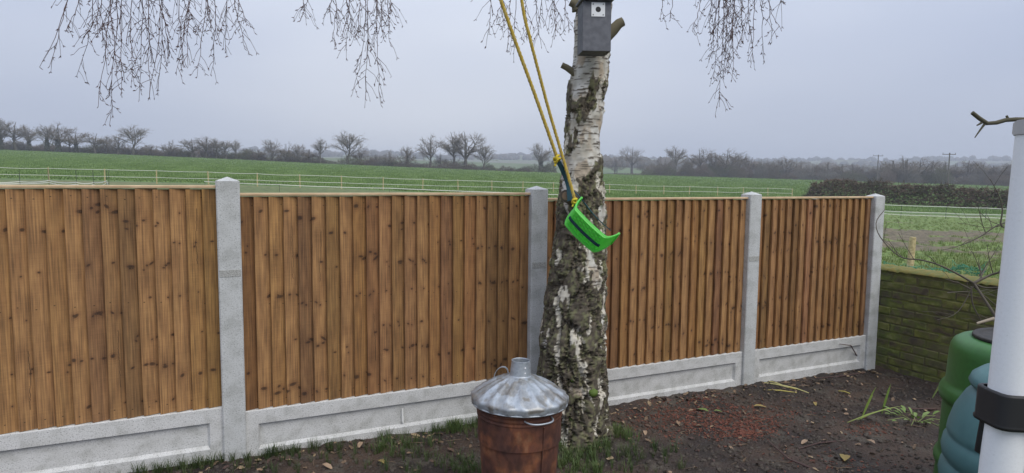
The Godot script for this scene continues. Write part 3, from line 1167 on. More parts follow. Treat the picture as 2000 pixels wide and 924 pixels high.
func build_swing() -> void:
	var o := thing("child_swing", Vector3.ZERO, "bright green plastic swing seat on yellow ropes hitched against birch trunk", "swing")
	var rm := mat(Color(1, 1, 1), 0.85, true)
	var d := 3.82
	put("rope", rope(spline([[895, -235, 3.75], [978, 0, 3.75], [1008, 85, 3.76], [1043, 180, 3.78], [1072, 262, 3.8], [1088, 308, d]], 150), 0.0105).mesh(), rm, o)
	put("rope", rope(spline([[985, -260, 3.75], [1019, 0, 3.75], [1034, 70, 3.75], [1052, 140, 3.77], [1072, 215, 3.8], [1097, 300, d], [1113, 355, d - 0.02], [1123, 392, d - 0.03]], 170), 0.0095).mesh(), rm, o)
	knot(o, at(1088, 311, d), 0.018, rm)
	knot(o, at(1122, 393, d - 0.04), 0.014, rm)
	# webbing straps
	var web := mat(Color(0.012, 0.055, 0.075), 0.8)
	var pts := spline([[1091, 316, d], [1100, 335, d + 0.02], [1110, 362, d + 0.04], [1113, 392, d + 0.02]], 12)
	var s := Shape.new()
	strap(s, pts, Vector3(0.95, 0.25, 0.1).normalized() * 0.014, 0.0022)
	put("strap", s.mesh(), web, o)
	var s2 := Shape.new()
	strap(s2, spline([[1120, 372, d + 0.06], [1135, 388, d - 0.02], [1160, 420, d - 0.06], [1190, 448, d - 0.05]], 14), Vector3(0.6, -0.5, 0.5).normalized() * 0.013, 0.0022)
	put("strap", s2.mesh(), web, o)
	# the seat: a bent plastic plank, seen from below, with raised rims and honeycomb ribs
	var seat := Node3D.new()
	seat.name = "seat"
	o.add_child(seat)
	var fwd := cam_basis
	var along := (fwd * Vector3(0.18, -0.18, 0.05)).normalized()
	var wide := (fwd * Vector3(0.085, 0.02, 0.12)).normalized()
	wide = (wide - along * wide.dot(along)).normalized()
	var up := -along.cross(wide).normalized()
	# right-handed: x along, y up, z = x cross y
	seat.transform = Transform3D(Basis(along, up, along.cross(up)), at(1146, 447, d - 0.1))
	var plastic := mat(Color(0.19, 0.68, 0.14), 0.4)
	plastic.backlight_enabled = true
	plastic.backlight = Color(0.55, 0.95, 0.5)
	var half := 0.112
	var hw := 0.078
	var prof := func(u: float) -> Vector2:       # u from -1 to 1 along the seat: position along and up
		var e := clampf((absf(u) - 0.62) / 0.38, 0.0, 1.0)
		return Vector2(signf(u) * (minf(absf(u), 0.62) / 0.62 * half + 0.034 * sin(e * 1.35)), -0.02 * (1.0 - u * u) + 0.1 * e * e * 0.5 + 0.04 * e)
	var ring := []
	var m := 28
	var slab := Shape.new()
	var top_pts := PackedVector3Array()
	var low_pts := PackedVector3Array()
	for k in m + 1:
		var u := lerpf(-1, 1, float(k) / m)
		var q: Vector2 = prof.call(u)
		var w := hw * (1.0 - 0.28 * pow(absf(u), 6.0))
		for j in 9:
			var e := lerpf(-1, 1, j / 8.0)
			var lift := 0.007 * pow(absf(e), 5.0)
			top_pts.append(Vector3(q.x, q.y + 0.003 + lift, e * w))
			low_pts.append(Vector3(q.x, q.y - 0.003 + lift, e * w))
	slab.sheet(top_pts, 9, false, false)
	slab.sheet(low_pts, 9, false, true)
	put("plank", slab.mesh(), plastic, seat)
	# rims
	for e in [-1.0, 1.0]:
		var rim := Shape.new()
		var path := []
		var rr := []
		for k in m + 1:
			var u := lerpf(-1, 1, float(k) / m)
			var q: Vector2 = prof.call(u)
			path.append(Vector3(q.x, q.y - 0.001, e * hw * (1.0 - 0.28 * pow(absf(u), 6.0))))
			rr.append(0.005)
		rim.tube(path, rr, 8)
		strap(rim, path.map(func(v): return v - Vector3(0, 0.006, 0)), Vector3(0, 0.0085, 0), 0.0028)
		put("rim", rim.mesh(), plastic, seat)
	for e in [-1.0, 1.0]:
		var q: Vector2 = prof.call(e)
		var cap := Shape.new()
		cap.tube([Vector3(q.x, q.y, -hw * 0.74), Vector3(q.x, q.y + 0.002, 0), Vector3(q.x, q.y, hw * 0.74)], [0.007, 0.008, 0.007], 8)
		put("end_lip", cap.mesh(), plastic, seat)
	# honeycomb ribs on the underside
	var ribs := Shape.new()
	for a in range(-6, 7):
		for b in range(-2, 3):
			var cx := a * 0.0225
			var cz := b * 0.026 + (0.013 if posmod(a, 2) == 1 else 0.0)
			if absf(cz) > hw * 0.86 or absf(cx) > half * 0.98: continue
			var hx := []
			for k in 7:
				var g := TAU * k / 6.0
				var u := (cx + cos(g) * 0.0135) / half * 0.62
				var q: Vector2 = prof.call(clampf(u, -0.62, 0.62))
				hx.append(Vector3(cx + cos(g) * 0.0135, q.y - 0.0052, cz + sin(g) * 0.0125))
			var rr := []
			for k in 7: rr.append(0.0022)
			ribs.tube(hx, rr, 5, false)
	put("honeycomb_ribs", ribs.mesh(), plastic, seat)
	var belt := Shape.new()
	var bp := []
	for k in 15:
		var q: Vector2 = prof.call(lerpf(-0.66, 0.66, k / 14.0))
		bp.append(Vector3(q.x, q.y - 0.0088, -0.012))
	strap(belt, bp, Vector3(0, 0, 0.0105), 0.0024)
	put("strap", belt.mesh(), web, seat)
	var origin := seat.position
	for part in o.get_children():
		(part as Node3D).position -= origin
	o.position = origin

func strap(s: Shape, pts: Array, side: Vector3, thick: float) -> void:
	for k in pts.size() - 1:
		var a: Vector3 = pts[k]
		var b: Vector3 = pts[k + 1]
		var nn := side.cross(b - a).normalized() * thick
		s.quad(a - side + nn, a + side + nn, b + side + nn, b - side + nn)
		s.quad(a + side - nn, a - side - nn, b - side - nn, b + side - nn)
		s.quad(a + side + nn, a + side - nn, b + side - nn, b + side + nn)
		s.quad(a - side - nn, a - side + nn, b - side + nn, b - side - nn)

func build_bin() -> void:
	var c := at(1015, 771, 3.22)
	var floor_y := soil(c.x, c.z)
	var rim_y := c.y - floor_y
	var o := thing("incinerator_bin", Vector3(c.x, floor_y, c.z), "rusty round garden incinerator bin with galvanised chimney lid", "incinerator")
	o.rotation.y = -0.15
	var rust := mat(Color(1, 1, 1), 0.78)
	rust.albedo_texture = noise_tex(0.012, 81, [[0.2, 0.075, 0.033, 0.025], [0.48, 0.11, 0.044, 0.03], [0.62, 0.15, 0.055, 0.031], [0.76, 0.24, 0.085, 0.036], [0.9, 0.3, 0.135, 0.065]], 512, 5)
	planar(rust, 1.3, false)
	rust.uv1_scale = Vector3(1.5, 0.8, 1.5)
	rust.metallic = 0.15
	var tb := noise_tex(0.03, 82, [[0.3, 0.6, 0.6, 0.6], [0.6, 1, 1, 1]], 512, 4)
	rust.detail_enabled = true
	rust.detail_blend_mode = BaseMaterial3D.BLEND_MODE_MUL
	rust.detail_albedo = tb
	relief(rust, tb, 0.08)
	var body := Shape.new()
	var R := 0.212
	var B := 0.178
	var H := rim_y - 0.012
	var prof := [Vector2(0.005, 0.062), Vector2(B - 0.003, 0.06), Vector2(B, 0.064)]
	for k in 30:
		var y := 0.07 + (H - 0.07) * k / 29.0
		var r := lerpf(B, R, (y - 0.06) / (H - 0.06))
		for e in [H - 0.035, H - 0.055, H - 0.075, 0.12]:
			r += 0.004 * exp(-pow((y - e) / 0.006, 2.0))
		prof.append(Vector2(r, y))
	for e in [H - 0.075, H - 0.055, H - 0.035]:
		for dy in [-0.008, -0.004, 0.0, 0.004, 0.008]:
			prof.append(Vector2(lerpf(B, R, (e + dy - 0.06) / (H - 0.06)) + 0.0042 * exp(-pow(dy / 0.0045, 2.0)), e + dy))
	prof.sort_custom(func(a, b): return a.y < b.y if absf(a.y - b.y) > 0.0001 else a.x < b.x)
	prof.append(Vector2(R + 0.004, H))
	prof.append(Vector2(R - 0.004, H + 0.002))
	prof.append(Vector2(R - 0.006, H - 0.2))
	body.lathe(prof, 64)
	put("body", body.mesh(), rust, o)
	var seam := Shape.new()
	var sa := -0.85
	for e in [0]:
		var pa := Vector3(cos(sa) * (B + 0.001), 0.07, -sin(sa) * (B + 0.001))
		var pb := Vector3(cos(sa) * (R + 0.001), H - 0.085, -sin(sa) * (R + 0.001))
		seam.tube([pa, pb], [0.0045, 0.0045], 6)
	put("seam", seam.mesh(), rust, o)
	for k in 3:
		var a := TAU * k / 3.0 + 0.4
		var leg := Shape.new()
		leg.box(Vector3(-0.02, -0.02, -0.003), Vector3(0.02, 0.11, 0.003), 0.001, Transform3D(Basis(Vector3.UP, a + PI / 2), Vector3(cos(a) * B, 0.0, -sin(a) * B)))
		put("leg", leg.mesh(), rust, o)
	# galvanised parts
	var zinc := mat(Color(0.44, 0.47, 0.5), 0.5)
	zinc.metallic = 0.55
	zinc.albedo_texture = noise_tex(0.035, 83, [[0.1, 0.62, 0.64, 0.66], [0.45, 0.86, 0.87, 0.88], [0.8, 1, 1, 1]], 512, 4, FastNoiseLite.TYPE_CELLULAR)
	planar(zinc, 3.0, false)
	zinc.roughness_texture = noise_tex(0.03, 84, [[0.2, 0.6, 0.6, 0.6], [0.8, 1, 1, 1]], 256, 4)
	var lid := Node3D.new()
	lid.name = "lid"
	o.add_child(lid)
	lid.position = Vector3(0, rim_y, 0)
	lid.rotation = Vector3(-0.015, 0, -0.02)
	var cover := Shape.new()
	var flute := func(v: Vector3, a: float, p: Vector2) -> Vector3:
		var t := clampf((p.x - 0.075) / 0.05, 0.0, 1.0) * clampf((0.235 - p.x) / 0.02, 0.0, 1.0)
		var k := absf(fposmod(a * 18.0 / TAU, 1.0) - 0.5) * 2.0
		return v + Vector3(0, t * 0.009 * (pow(k, 2.0) - 0.4), 0) + Vector3(cos(a), 0, -sin(a)) * (0.004 * sin(a * 18.0) * clampf((p.x - 0.2) / 0.03, 0, 1))
	cover.lathe([Vector2(0.233, -0.03), Vector2(0.237, -0.028), Vector2(0.2395, -0.006), Vector2(0.238, 0.004), Vector2(0.229, 0.01), Vector2(0.212, 0.022), Vector2(0.185, 0.039), Vector2(0.155, 0.056), Vector2(0.125, 0.071), Vector2(0.1, 0.082), Vector2(0.085, 0.09), Vector2(0.074, 0.094), Vector2(0.06, 0.098), Vector2(0.052, 0.1)], 144, flute)
	var lm := zinc.duplicate()
	put("cover", cover.mesh(), lm, lid)
	var rimw := Shape.new()
	var loop := []
	var lr := []
	for k in 49:
		var a := TAU * k / 48.0
		loop.append(Vector3(cos(a) * 0.236, -0.03, -sin(a) * 0.236))
		lr.append(0.0035)
	rimw.tube(loop, lr, 6, false)
	put("rolled_rim", rimw.mesh(), zinc, lid)
	# soot and scorch on the lid, patches of brown tarnish with their own outline
	var tar := lm as StandardMaterial3D
	tar.detail_enabled = true
	tar.detail_blend_mode = BaseMaterial3D.BLEND_MODE_MUL
	tar.detail_albedo = noise_tex(0.011, 87, [[0.3, 1, 1, 1], [0.56, 1, 1, 1], [0.68, 0.62, 0.54, 0.45], [0.85, 0.42, 0.36, 0.29]], 256, 4)
	var ch := Shape.new()
	ch.lathe([Vector2(0.068, 0.093), Vector2(0.057, 0.098), Vector2(0.052, 0.105), Vector2(0.0455, 0.168), Vector2(0.0465, 0.174), Vector2(0.0445, 0.175), Vector2(0.043, 0.17), Vector2(0.046, 0.06)], 32)
	put("chimney", ch.mesh(), zinc, lid)
	var soot := Shape.new()
	soot.lathe([Vector2(0.0435, 0.12), Vector2(0.001, 0.121)], 24)
	put("chimney_throat", soot.mesh(), M.black, lid)
	for k in 2:
		var rv := Shape.new()
		rv.lathe([Vector2(0.005, 0), Vector2(0.004, 0.002), Vector2(0.001, 0.003)], 10)
		var ro := put("rivet", rv.mesh(), mat(Color(0.75, 0.75, 0.75), 0.4), lid)
		ro.transform = Transform3D(Basis(Vector3.UP, 0.62) * Basis(Vector3.RIGHT, PI / 2), Vector3(sin(0.62) * 0.0485, 0.145 - k * 0.025, cos(0.62) * 0.0485))
	# strap handle on the lid
	var hp := []
	for k in 13:
		var a := PI * k / 12.0
		hp.append(Vector3(-0.105 - cos(a) * 0.036, 0.058 + sin(a) * 0.045 + 0.013 * (1.0 - cos(a)), -0.06))
	var hd := Shape.new()
	strap(hd, hp, Vector3(0, 0, 0.009), 0.0013)
	put("lid_handle", hd.mesh(), zinc, lid)
	# drop handles on the body
	for e in [0.98, 4.12]:
		var hb := Shape.new()
		var path := []
		var rr := []
		for k in 15:
			var u := lerpf(-1, 1, k / 14.0)
			var an: float = -e + u * 0.34
			var out := 0.012 + 0.045 * (1.0 - pow(absf(u), 4.0))
			path.append(Vector3(cos(an) * (R + out - 0.012), H - 0.045 - 0.004 * (1.0 - u * u), -sin(an) * (R + out - 0.012)))
			rr.append(0.0042)
		hb.tube(path, rr, 8)
		put("body_handle", hb.mesh(), zinc, o)

func build_composters() -> void:
	var skin := noise_tex(0.03, 91, [[0.2, 0.86, 0.87, 0.86], [0.6, 1, 1, 1]], 256, 4)
	# tall green one
	var g := thing("compost_bin", Vector3(2.6, soil_plane(2.6, -3.28), -3.28), "dark green ringed plastic compost bin with flat black lid", "compost bin")
	var gm := mat(Color(0.03, 0.125, 0.022), 0.5)
	gm.albedo_texture = skin
	planar(gm, 3.0)
	var s := Shape.new()
	s.lathe([Vector2(0.385, -0.02), Vector2(0.39, 0.0), Vector2(0.38, 0.02), Vector2(0.366, 0.2), Vector2(0.376, 0.208), Vector2(0.381, 0.225), Vector2(0.38, 0.245), Vector2(0.372, 0.262), Vector2(0.361, 0.272), Vector2(0.356, 0.53), Vector2(0.36, 0.55), Vector2(0.371, 0.556), Vector2(0.376, 0.575), Vector2(0.375, 0.6), Vector2(0.366, 0.622), Vector2(0.352, 0.634), Vector2(0.348, 0.65), Vector2(0.341, 0.8), Vector2(0.336, 0.835), Vector2(0.322, 0.862), Vector2(0.3, 0.877), Vector2(0.27, 0.884), Vector2(0.24, 0.887), Vector2(0.236, 0.87), Vector2(0.23, 0.78)], 64)
	put("body", s.mesh(), gm, g)
	var lid := Shape.new()
	lid.lathe([Vector2(0.234, 0.872), Vector2(0.245, 0.889), Vector2(0.246, 0.9), Vector2(0.24, 0.905), Vector2(0.216, 0.903), Vector2(0.211, 0.897), Vector2(0.15, 0.899), Vector2(0.145, 0.895), Vector2(0.08, 0.897), Vector2(0.001, 0.897)], 48)
	var lm := mat(Color(0.03, 0.026, 0.022), 0.7)
	lm.albedo_texture = noise_tex(0.02, 92, [[0.3, 0.5, 0.5, 0.5], [0.7, 1.0, 1.0, 1.0]], 256)
	planar(lm, 4.0)
	put("lid", lid.mesh(), lm, g)
	# teal beehive one
	var b := thing("beehive_composter", Vector3(2.11, soil_plane(2.11, -2.55), -2.55), "blue green beehive shaped compost bin with rounded cap and ribbed sides", "compost bin")
	var bm := mat(Color(0.06, 0.15, 0.155), 0.55)
	bm.albedo_texture = noise_tex(0.012, 93, [[0.2, 0.8, 0.85, 0.86], [0.55, 1, 1, 1], [0.8, 1.0, 1.0, 1.0]], 256, 5)
	planar(bm, 2.4)
	var prof := []
	for k in 6:
		var y0 := k * 0.105
		var r0 := lerpf(0.36, 0.337, k / 5.0)
		prof.append(Vector2(r0 - 0.012, y0))
		prof.append(Vector2(r0 + 0.004, y0 + 0.018))
		prof.append(Vector2(r0 + 0.009, y0 + 0.05))
		prof.append(Vector2(r0 + 0.003, y0 + 0.085))
		prof.append(Vector2(r0 - 0.01, y0 + 0.1))
	prof.append_array([Vector2(0.324, 0.635), Vector2(0.33, 0.645), Vector2(0.327, 0.67), Vector2(0.308, 0.74), Vector2(0.274, 0.805), Vector2(0.248, 0.835), Vector2(0.22, 0.843)])
	var bs := Shape.new()
	bs.lathe(prof, 64)
	put("body", bs.mesh(), bm, b)
	var cap := Shape.new()
	cap.lathe([Vector2(0.235, 0.838), Vector2(0.258, 0.846), Vector2(0.265, 0.862), Vector2(0.256, 0.886), Vector2(0.224, 0.912), Vector2(0.16, 0.934), Vector2(0.08, 0.945), Vector2(0.001, 0.947)], 48)
	put("cap", cap.mesh(), bm, b)
	var hatch := Shape.new()
	hatch.lathe([Vector2(0.05, 0.0), Vector2(0.052, 0.012), Vector2(0.045, 0.018), Vector2(0.036, 0.017), Vector2(0.03, 0.008), Vector2(0.001, 0.008)], 24)
	var ho := put("air_vent", hatch.mesh(), bm, b)
	var away := Vector3(-0.62, 0, 0.78).normalized()
	ho.transform = Transform3D(Basis(Vector3.UP.cross(away).normalized(), away, Vector3.UP.cross(away).normalized().cross(away)), away * 0.338 + Vector3(0, 0.555, 0))

func build_pole() -> void:
	var d := 1.2
	var low := at(1954, 924, d)
	var high := at(2028, 265, d)
	var dir := (high - low).normalized()
	var foot := low - dir * ((low.y + 0.0) / dir.y)
	var o := thing("white_pole", foot, "white painted metal pole with black plastic clamp beside the compost bins", "pole")
	var paint := mat(Color(0.8, 0.81, 0.82), 0.45)
	paint.albedo_texture = noise_tex(0.06, 95, [[0.08, 0.7, 0.69, 0.67], [0.16, 0.96, 0.96, 0.955], [0.6, 1, 1, 1]], 512, 5)
	planar(paint, 4.5)
	var s := Shape.new()
	var pts := []
	var rr := []
	for k in 9:
		pts.append((high - foot) * k / 8.0)
		rr.append(0.0335)
	s.tube(pts, rr, 40)
	put("tube", s.mesh(), paint, o)
	var top := Shape.new()
	top.tube([high - foot + dir * 0.0005, high - foot + dir * 0.004, high - foot + dir * 0.022, high - foot + dir * 0.027], [0.036, 0.038, 0.038, 0.033], 32)
	put("end_cap", top.mesh(), mat(Color(0.42, 0.41, 0.4), 0.6), o)
	# clamp
	var x := Vector3.UP.cross(Vector3.BACK).normalized()
	var c := at(1978, 795, d) - foot
	var on := low.lerp(high, clampf((c.y + foot.y - low.y) / (high.y - low.y), -1, 1)) - foot
	var side := (Vector3.BACK - dir * dir.z).normalized()
	var right := dir.cross(side).normalized()
	var f := Transform3D(Basis(right, dir, side), on)
	var cl := Shape.new()
	var hh := 0.032
	var ring := []
	for k in 33:
		var a := TAU * k / 32.0
		var q := Vector2(cos(a), sin(a))
		var sup := 1.0 / pow(pow(absf(q.x), 5.0) + pow(absf(q.y), 5.0), 0.2)
		ring.append(q * sup * 0.042 + Vector2(0.003, 0))
	var sh := PackedVector3Array()
	for e in [[-hh, 0.85], [-hh, 1.04], [-hh + 0.006, 1.06], [-hh + 0.009, 1.0], [hh - 0.004, 1.0], [hh, 0.97], [hh, 0.82]]:
		for k in 32:
			sh.append(f * Vector3(ring[k].x * e[1], e[0], -ring[k].y * e[1]))
	cl.sheet(sh, 32, true)
	put("clamp", cl.mesh(), M.black, o)
	var lug := Shape.new()
	lug.box(Vector3(0.046, -hh, -0.02), Vector3(0.1, hh, 0.02), 0.004, f)
	put("clamp_lug", lug.mesh(), M.black, o)
	var lever := Shape.new()
	var p0 := at(1922, 815, d + 0.015) - foot
	var p1 := at(1914, 880, d + 0.025) - foot
	lever.tube([p0, p0.lerp(p1, 0.5), p1, p1 + Vector3(0.006, -0.004, 0)], [0.006, 0.0075, 0.009, 0.006], 10)
	put("clamp_lever", lever.mesh(), M.black, o)

func build_wall() -> void:
	var start := fence_at(5.47, -0.45)
	start.y = soil_plane(start.x, start.z) - 0.03
	var o := thing("brick_wall", start, "low garden wall of moss covered brown bricks meeting the fence's end", "wall")
	o.rotation.y = FENCE_TURN - PI / 2
	var len := 3.4
	var top := 0.845 - start.y
	var moss := noise_tex(0.011, 101, [[0.22, 0.07, 0.058, 0.042], [0.4, 0.125, 0.108, 0.06], [0.52, 0.1, 0.115, 0.035], [0.68, 0.15, 0.17, 0.038], [0.9, 0.26, 0.25, 0.11]], 512, 5)
	var pit := noise_tex(0.05, 102, [], 256, 4)
	var mort := mat(Color(0.9, 0.9, 0.85), 0.95)
	mort.albedo_texture = moss
	planar(mort, 1.1)
	var core := Shape.new()
	core.box(Vector3(0, 0, -0.2), Vector3(len, top - 0.035, -0.004), 0.002)
	put("mortar", core.mesh(), mort, o)
	var bricks := []
	for k in 4:
		var m := mat([Color(0.95, 0.95, 0.95), Color(0.84, 0.82, 0.8), Color(1.0, 0.95, 0.85), Color(0.9, 0.96, 0.86)][k], 0.93)
		m.albedo_texture = moss
		planar(m, 0.9 + 0.13 * k)
		relief(m, pit, 0.35)
		bricks.append(m)
	var full := Shape.new()
	full.box(Vector3(-0.107, -0.032, -0.09), Vector3(0.107, 0.032, 0), 0.005)
	var fm := full.mesh()
	var half := Shape.new()
	half.box(Vector3(-0.051, -0.032, -0.09), Vector3(0.051, 0.032, 0), 0.005)
	var hm := half.mesh()
	var courses := int((top - 0.04) / 0.075)
	for r in courses:
		var x := 0.107
		if r % 2 == 1:
			var b := put("brick", hm, bricks[rng.randi() % 4], o)
			b.position = Vector3(0.052, 0.04 + r * 0.075, rng.randf_range(-0.003, 0.004))
			x = 0.22
		while x < len - 0.1:
			var b := put("brick", fm, bricks[rng.randi() % 4], o)
			b.position = Vector3(x, 0.04 + r * 0.075, rng.randf_range(-0.003, 0.004))
			b.rotation.z = rng.randf_range(-0.008, 0.008)
			x += 0.225
	# cushion of moss along the top
	var f := FastNoiseLite.new()
	f.seed = 33
	f.frequency = 9.0
	f.fractal_octaves = 3
	var s := Shape.new()
	var pts := PackedVector3Array()
	var cols := PackedColorArray()
	for k in 260:
		var x := len * k / 259.0
		for j in 13:
			var a := PI * (1.0 - j / 12.0)
			var q := Vector3(x, sin(a) * 0.032, -0.1 + cos(a) * -0.112)
			var nn := f.get_noise_3d(q.x * 2.0, q.y * 2.0, q.z * 2.0)
			var hang := 0.02 * maxf(0.0, f.get_noise_2d(x * 1.5, 5.0)) if j < 2 or j > 10 else 0.0
			pts.append(Vector3(x, top - 0.036 + q.y * (1.0 + 0.6 * nn) - hang, q.z * (1.0 + 0.12 * nn)))
			cols.append(Color(0.1, 0.115, 0.022).lerp(Color(0.19, 0.155, 0.035), clampf(0.5 + 1.3 * nn, 0, 1)))
	s.sheet(pts, 13, false, true, cols)
	var cap := put("moss_cap", s.mesh(), M.leaf, o)

	# ivy leaves at the wall's foot next to the post
	for e in [[1722, 668], [1731, 676], [1718, 650], [1736, 592], [1744, 556], [1728, 575]]:
		var p := at(e[0], e[1], 6.18)
		var lf := Shape.new()
		lf.tint = Color(0.05, 0.085, 0.03)
		leaf_blade(lf, [Vector3.ZERO, Vector3(0.02, -0.02, 0.02), Vector3(0.045, -0.05, 0.02)], 0.018)
		var lo := put("ivy_leaf", lf.mesh(), M.grass)
		lo.position = p
		lo.rotation.y = rng.randf() * 2.0
		tag(lo, "dark green ivy leaf against the mossy wall beside the last concrete post", "leaf", "ivy leaves at the wall end")

func leaf_blade(s: Shape, path: Array, wide: float) -> void:
	# a folded strap leaf along a path
	var m := path.size()
	for e in [-1.0, 1.0]:
		for k in m - 1:
			var a: Vector3 = path[k]
			var b: Vector3 = path[k + 1]
			var dir := (b - a).normalized()
			var side := dir.cross(Vector3.UP if absf(dir.y) < 0.9 else Vector3.BACK).normalized()
			var up := side.cross(dir) * 0.25
			var wa := wide * sin(PI * lerpf(0.12, 1.0, float(k) / (m - 1)))
			var wb := wide * sin(PI * lerpf(0.12, 1.0, float(k + 1) / (m - 1)))
			if e < 0:
				s.quad(a - (side - up) * wa, a, b, b - (side - up) * wb)
			else:
				s.quad(a, a + (side + up) * wa, b + (side + up) * wb, b)

func build_litter() -> void:
	# crumbs of soil
	var lump := Shape.new()
	var prof := []
	for k in 5:
		var q := -PI / 2 + PI * k / 4.0
		prof.append(Vector2(maxf(cos(q), 0.02) * 0.01, sin(q) * 0.007))
	lump.lathe(prof, 6, func(v: Vector3, a: float, _p: Vector2) -> Vector3: return v * (1.0 + 0.3 * sin(a * 2.0 + v.y * 400.0)))
	var where := []
	for k in 9000:
		var p := fence_at(rng.randf_range(-2.4, 5.4), 0.04 + pow(rng.randf(), 0.9) * 2.2)
		p.y = soil(p.x, p.z)
		var e := rng.randf()
		where.append([p, Color(0.05, 0.038, 0.03).lerp(Color(0.09, 0.075, 0.06), e * e)])
	tag(scatter("soil_crumbs", lump.mesh(), M.crumb, where, 0.3, 1.7, false), "dark crumbs and clods of wet soil strewn over the bare ground", "soil", "", "stuff")
	where = []
	for k in 1600:
		var t := rng.randf_range(-1.9, 5.2)
		if soil_noise.get_noise_1d(t * 1.7) < -0.1 and rng.randf() < 0.7: continue
		var foot: float = [0.005, -0.037, -0.075, -0.075][clampi(int((t + 1.93) / 1.93), 0, 3)]
		where.append([fence_at(t, 0.0342, foot + 0.02 + 0.09 * pow(rng.randf(), 2.0)), Color(0.1, 0.085, 0.065)])
	tag(scatter("soil_splashes", lump.mesh(), M.crumb, where, 0.05, 0.22, false), "specks of soil splashed up the foot of the gravel boards", "soil", "", "stuff")
	# dead leaves
	var lf := Shape.new()
	leaf_blade(lf, [Vector3(-0.02, 0.004, 0), Vector3(-0.007, 0.008, 0.002), Vector3(0.008, 0.006, -0.002), Vector3(0.022, 0.01, 0)], 0.012)
	where = []
	for k in 1300:
		var p := fence_at(rng.randf_range(-2.4, 5.3), 0.05 + rng.randf() * 2.0)
		if rng.randf() < 0.4: p = fence_at(rng.randf_range(-2.4, 5.3), 0.05 + absf(rng.randfn(0, 0.1)))
		p.y = soil(p.x, p.z) + 0.004
		where.append([p, [Color(0.1, 0.06, 0.04), Color(0.15, 0.1, 0.06), Color(0.24, 0.16, 0.1), Color(0.07, 0.04, 0.032), Color(0.3, 0.22, 0.13)][rng.randi() % 5]])
	tag(scatter("leaf_litter", lf.mesh(), M.leaf, where, 0.3, 1.15, false), "scattered small brown dead leaves lying on the dark soil", "leaves", "", "stuff")
	# bits of twig
	var bit := Shape.new()
	bit.tube([Vector3(-0.03, 0.002, 0), Vector3(0.0, 0.004, 0.004), Vector3(0.03, 0.002, 0)], [0.0012, 0.0016, 0.001], 4)
	where = []
	for k in 900:
		var p := fence_at(rng.randf_range(-2.4, 5.3), 0.06 + rng.randf() * 2.1)
		p.y = soil(p.x, p.z) + 0.004
		where.append([p, Color(0.06, 0.042, 0.032).lerp(Color(0.2, 0.14, 0.09), pow(rng.randf(), 2.0))])
	tag(scatter("twig_litter", bit.mesh(), M.crumb, where, 0.4, 1.8), "fine broken bits of twig strewn over the bare soil", "twigs", "", "stuff")
	# red brown chips
	var chip := Shape.new()
	chip.box(Vector3(-0.007, 0, -0.0025), Vector3(0.007, 0.0025, 0.0025))
	where = []
	for e in [[1440, 835, 0.2, 900], [1390, 815, 0.32, 1100], [1300, 805, 0.25, 420], [1370, 778, 0.08, 160], [1460, 845, 0.1, 500], [1700, 838, 0.12, 150], [1640, 910, 0.25, 160]]:
		var c := on_soil(e[0], e[1])
		for k in e[3]:
			var p := c + D * rng.randfn(0, e[2]) + N * rng.randfn(0, e[2] * 0.5)
			p.y = soil(p.x, p.z) + 0.002
			where.append([p, Color(0.13, 0.04, 0.027).lerp(Color(0.19, 0.075, 0.046), rng.randf())])
	tag(scatter("wood_chips", chip.mesh(), M.crumb, where, 0.5, 1.4, false), "patch of reddish brown wood chips on the soil before the fence", "wood chips", "", "stuff")
	# grass
	var blade := Shape.new()
	for k in 9:
		var a := TAU * k / 9.0 + rng.randf()
		var out := Vector3(cos(a), 0, sin(a))
		var h := rng.randf_range(0.04, 0.1)
		var reach := rng.randf_range(0.012, 0.05)
		var side := Vector3(-sin(a), 0, cos(a)) * 0.0016
		var p0 := out * 0.006
		var p1 := out * (0.006 + reach * 0.4) + Vector3(0, h * 0.65, 0)
		var p2 := out * (0.006 + reach) + Vector3(0, h, 0)
		blade.quad(p0 - side, p0 + side, p1 + side, p1 - side)
		blade.tri(p1 - side, p1 + side, p2)
	where = []
	for e in [[1150, 880, 0.13, 70, 0.9], [1120, 900, 0.1, 36, 0.9], [1200, 850, 0.06, 60, 1.1], [1105, 850, 0.05, 30, 1.0], [1130, 920, 0.12, 60, 1.0], [1210, 905, 0.15, 40, 0.6], [890, 842, 0.05, 36, 1.0], [870, 838, 0.1, 26, 0.8], [790, 870, 0.12, 30, 0.8], [755, 880, 0.05, 22, 0.9], [560, 895, 0.16, 50, 0.55], [400, 905, 0.2, 55, 0.6], [640, 880, 0.12, 25, 0.5], [820, 905, 0.2, 50, 0.7], [905, 915, 0.06, 30, 0.9], [1280, 885, 0.05, 12, 0.6], [330, 915, 0.15, 30, 0.6], [930, 832, 0.04, 20, 1.0]]:
		var c := on_soil(e[0], e[1])
		for k in e[3]:
			var p := c + Vector3(rng.randfn(0, e[2]), 0, rng.randfn(0, e[2] * 0.7))
			var out := (p - FENCE_START).dot(N)
			if out < 0.05: p += N * (0.07 - out)
			p.y = soil(p.x, p.z) - 0.004
			var col := Color(0.05, 0.1, 0.018).lerp(Color(0.11, 0.145, 0.045), rng.randf())
			where.append([p, col * e[4]])
	for k in where.size():
		where[k][1] = Color(where[k][1].r, where[k][1].g, where[k][1].b)
	tag(scatter("grass", blade.mesh(), M.grass, where, 0.45, 1.05), "sparse tufts of green grass around the birch foot and along the gravel boards", "grass", "", "stuff")

	# single cut leaves and stalks
	var green := [Color(0.17, 0.24, 0.045), Color(0.12, 0.19, 0.03), Color(0.22, 0.27, 0.07)]
	var straw := [Color(0.42, 0.36, 0.1), Color(0.5, 0.46, 0.2)]
	var n := 0
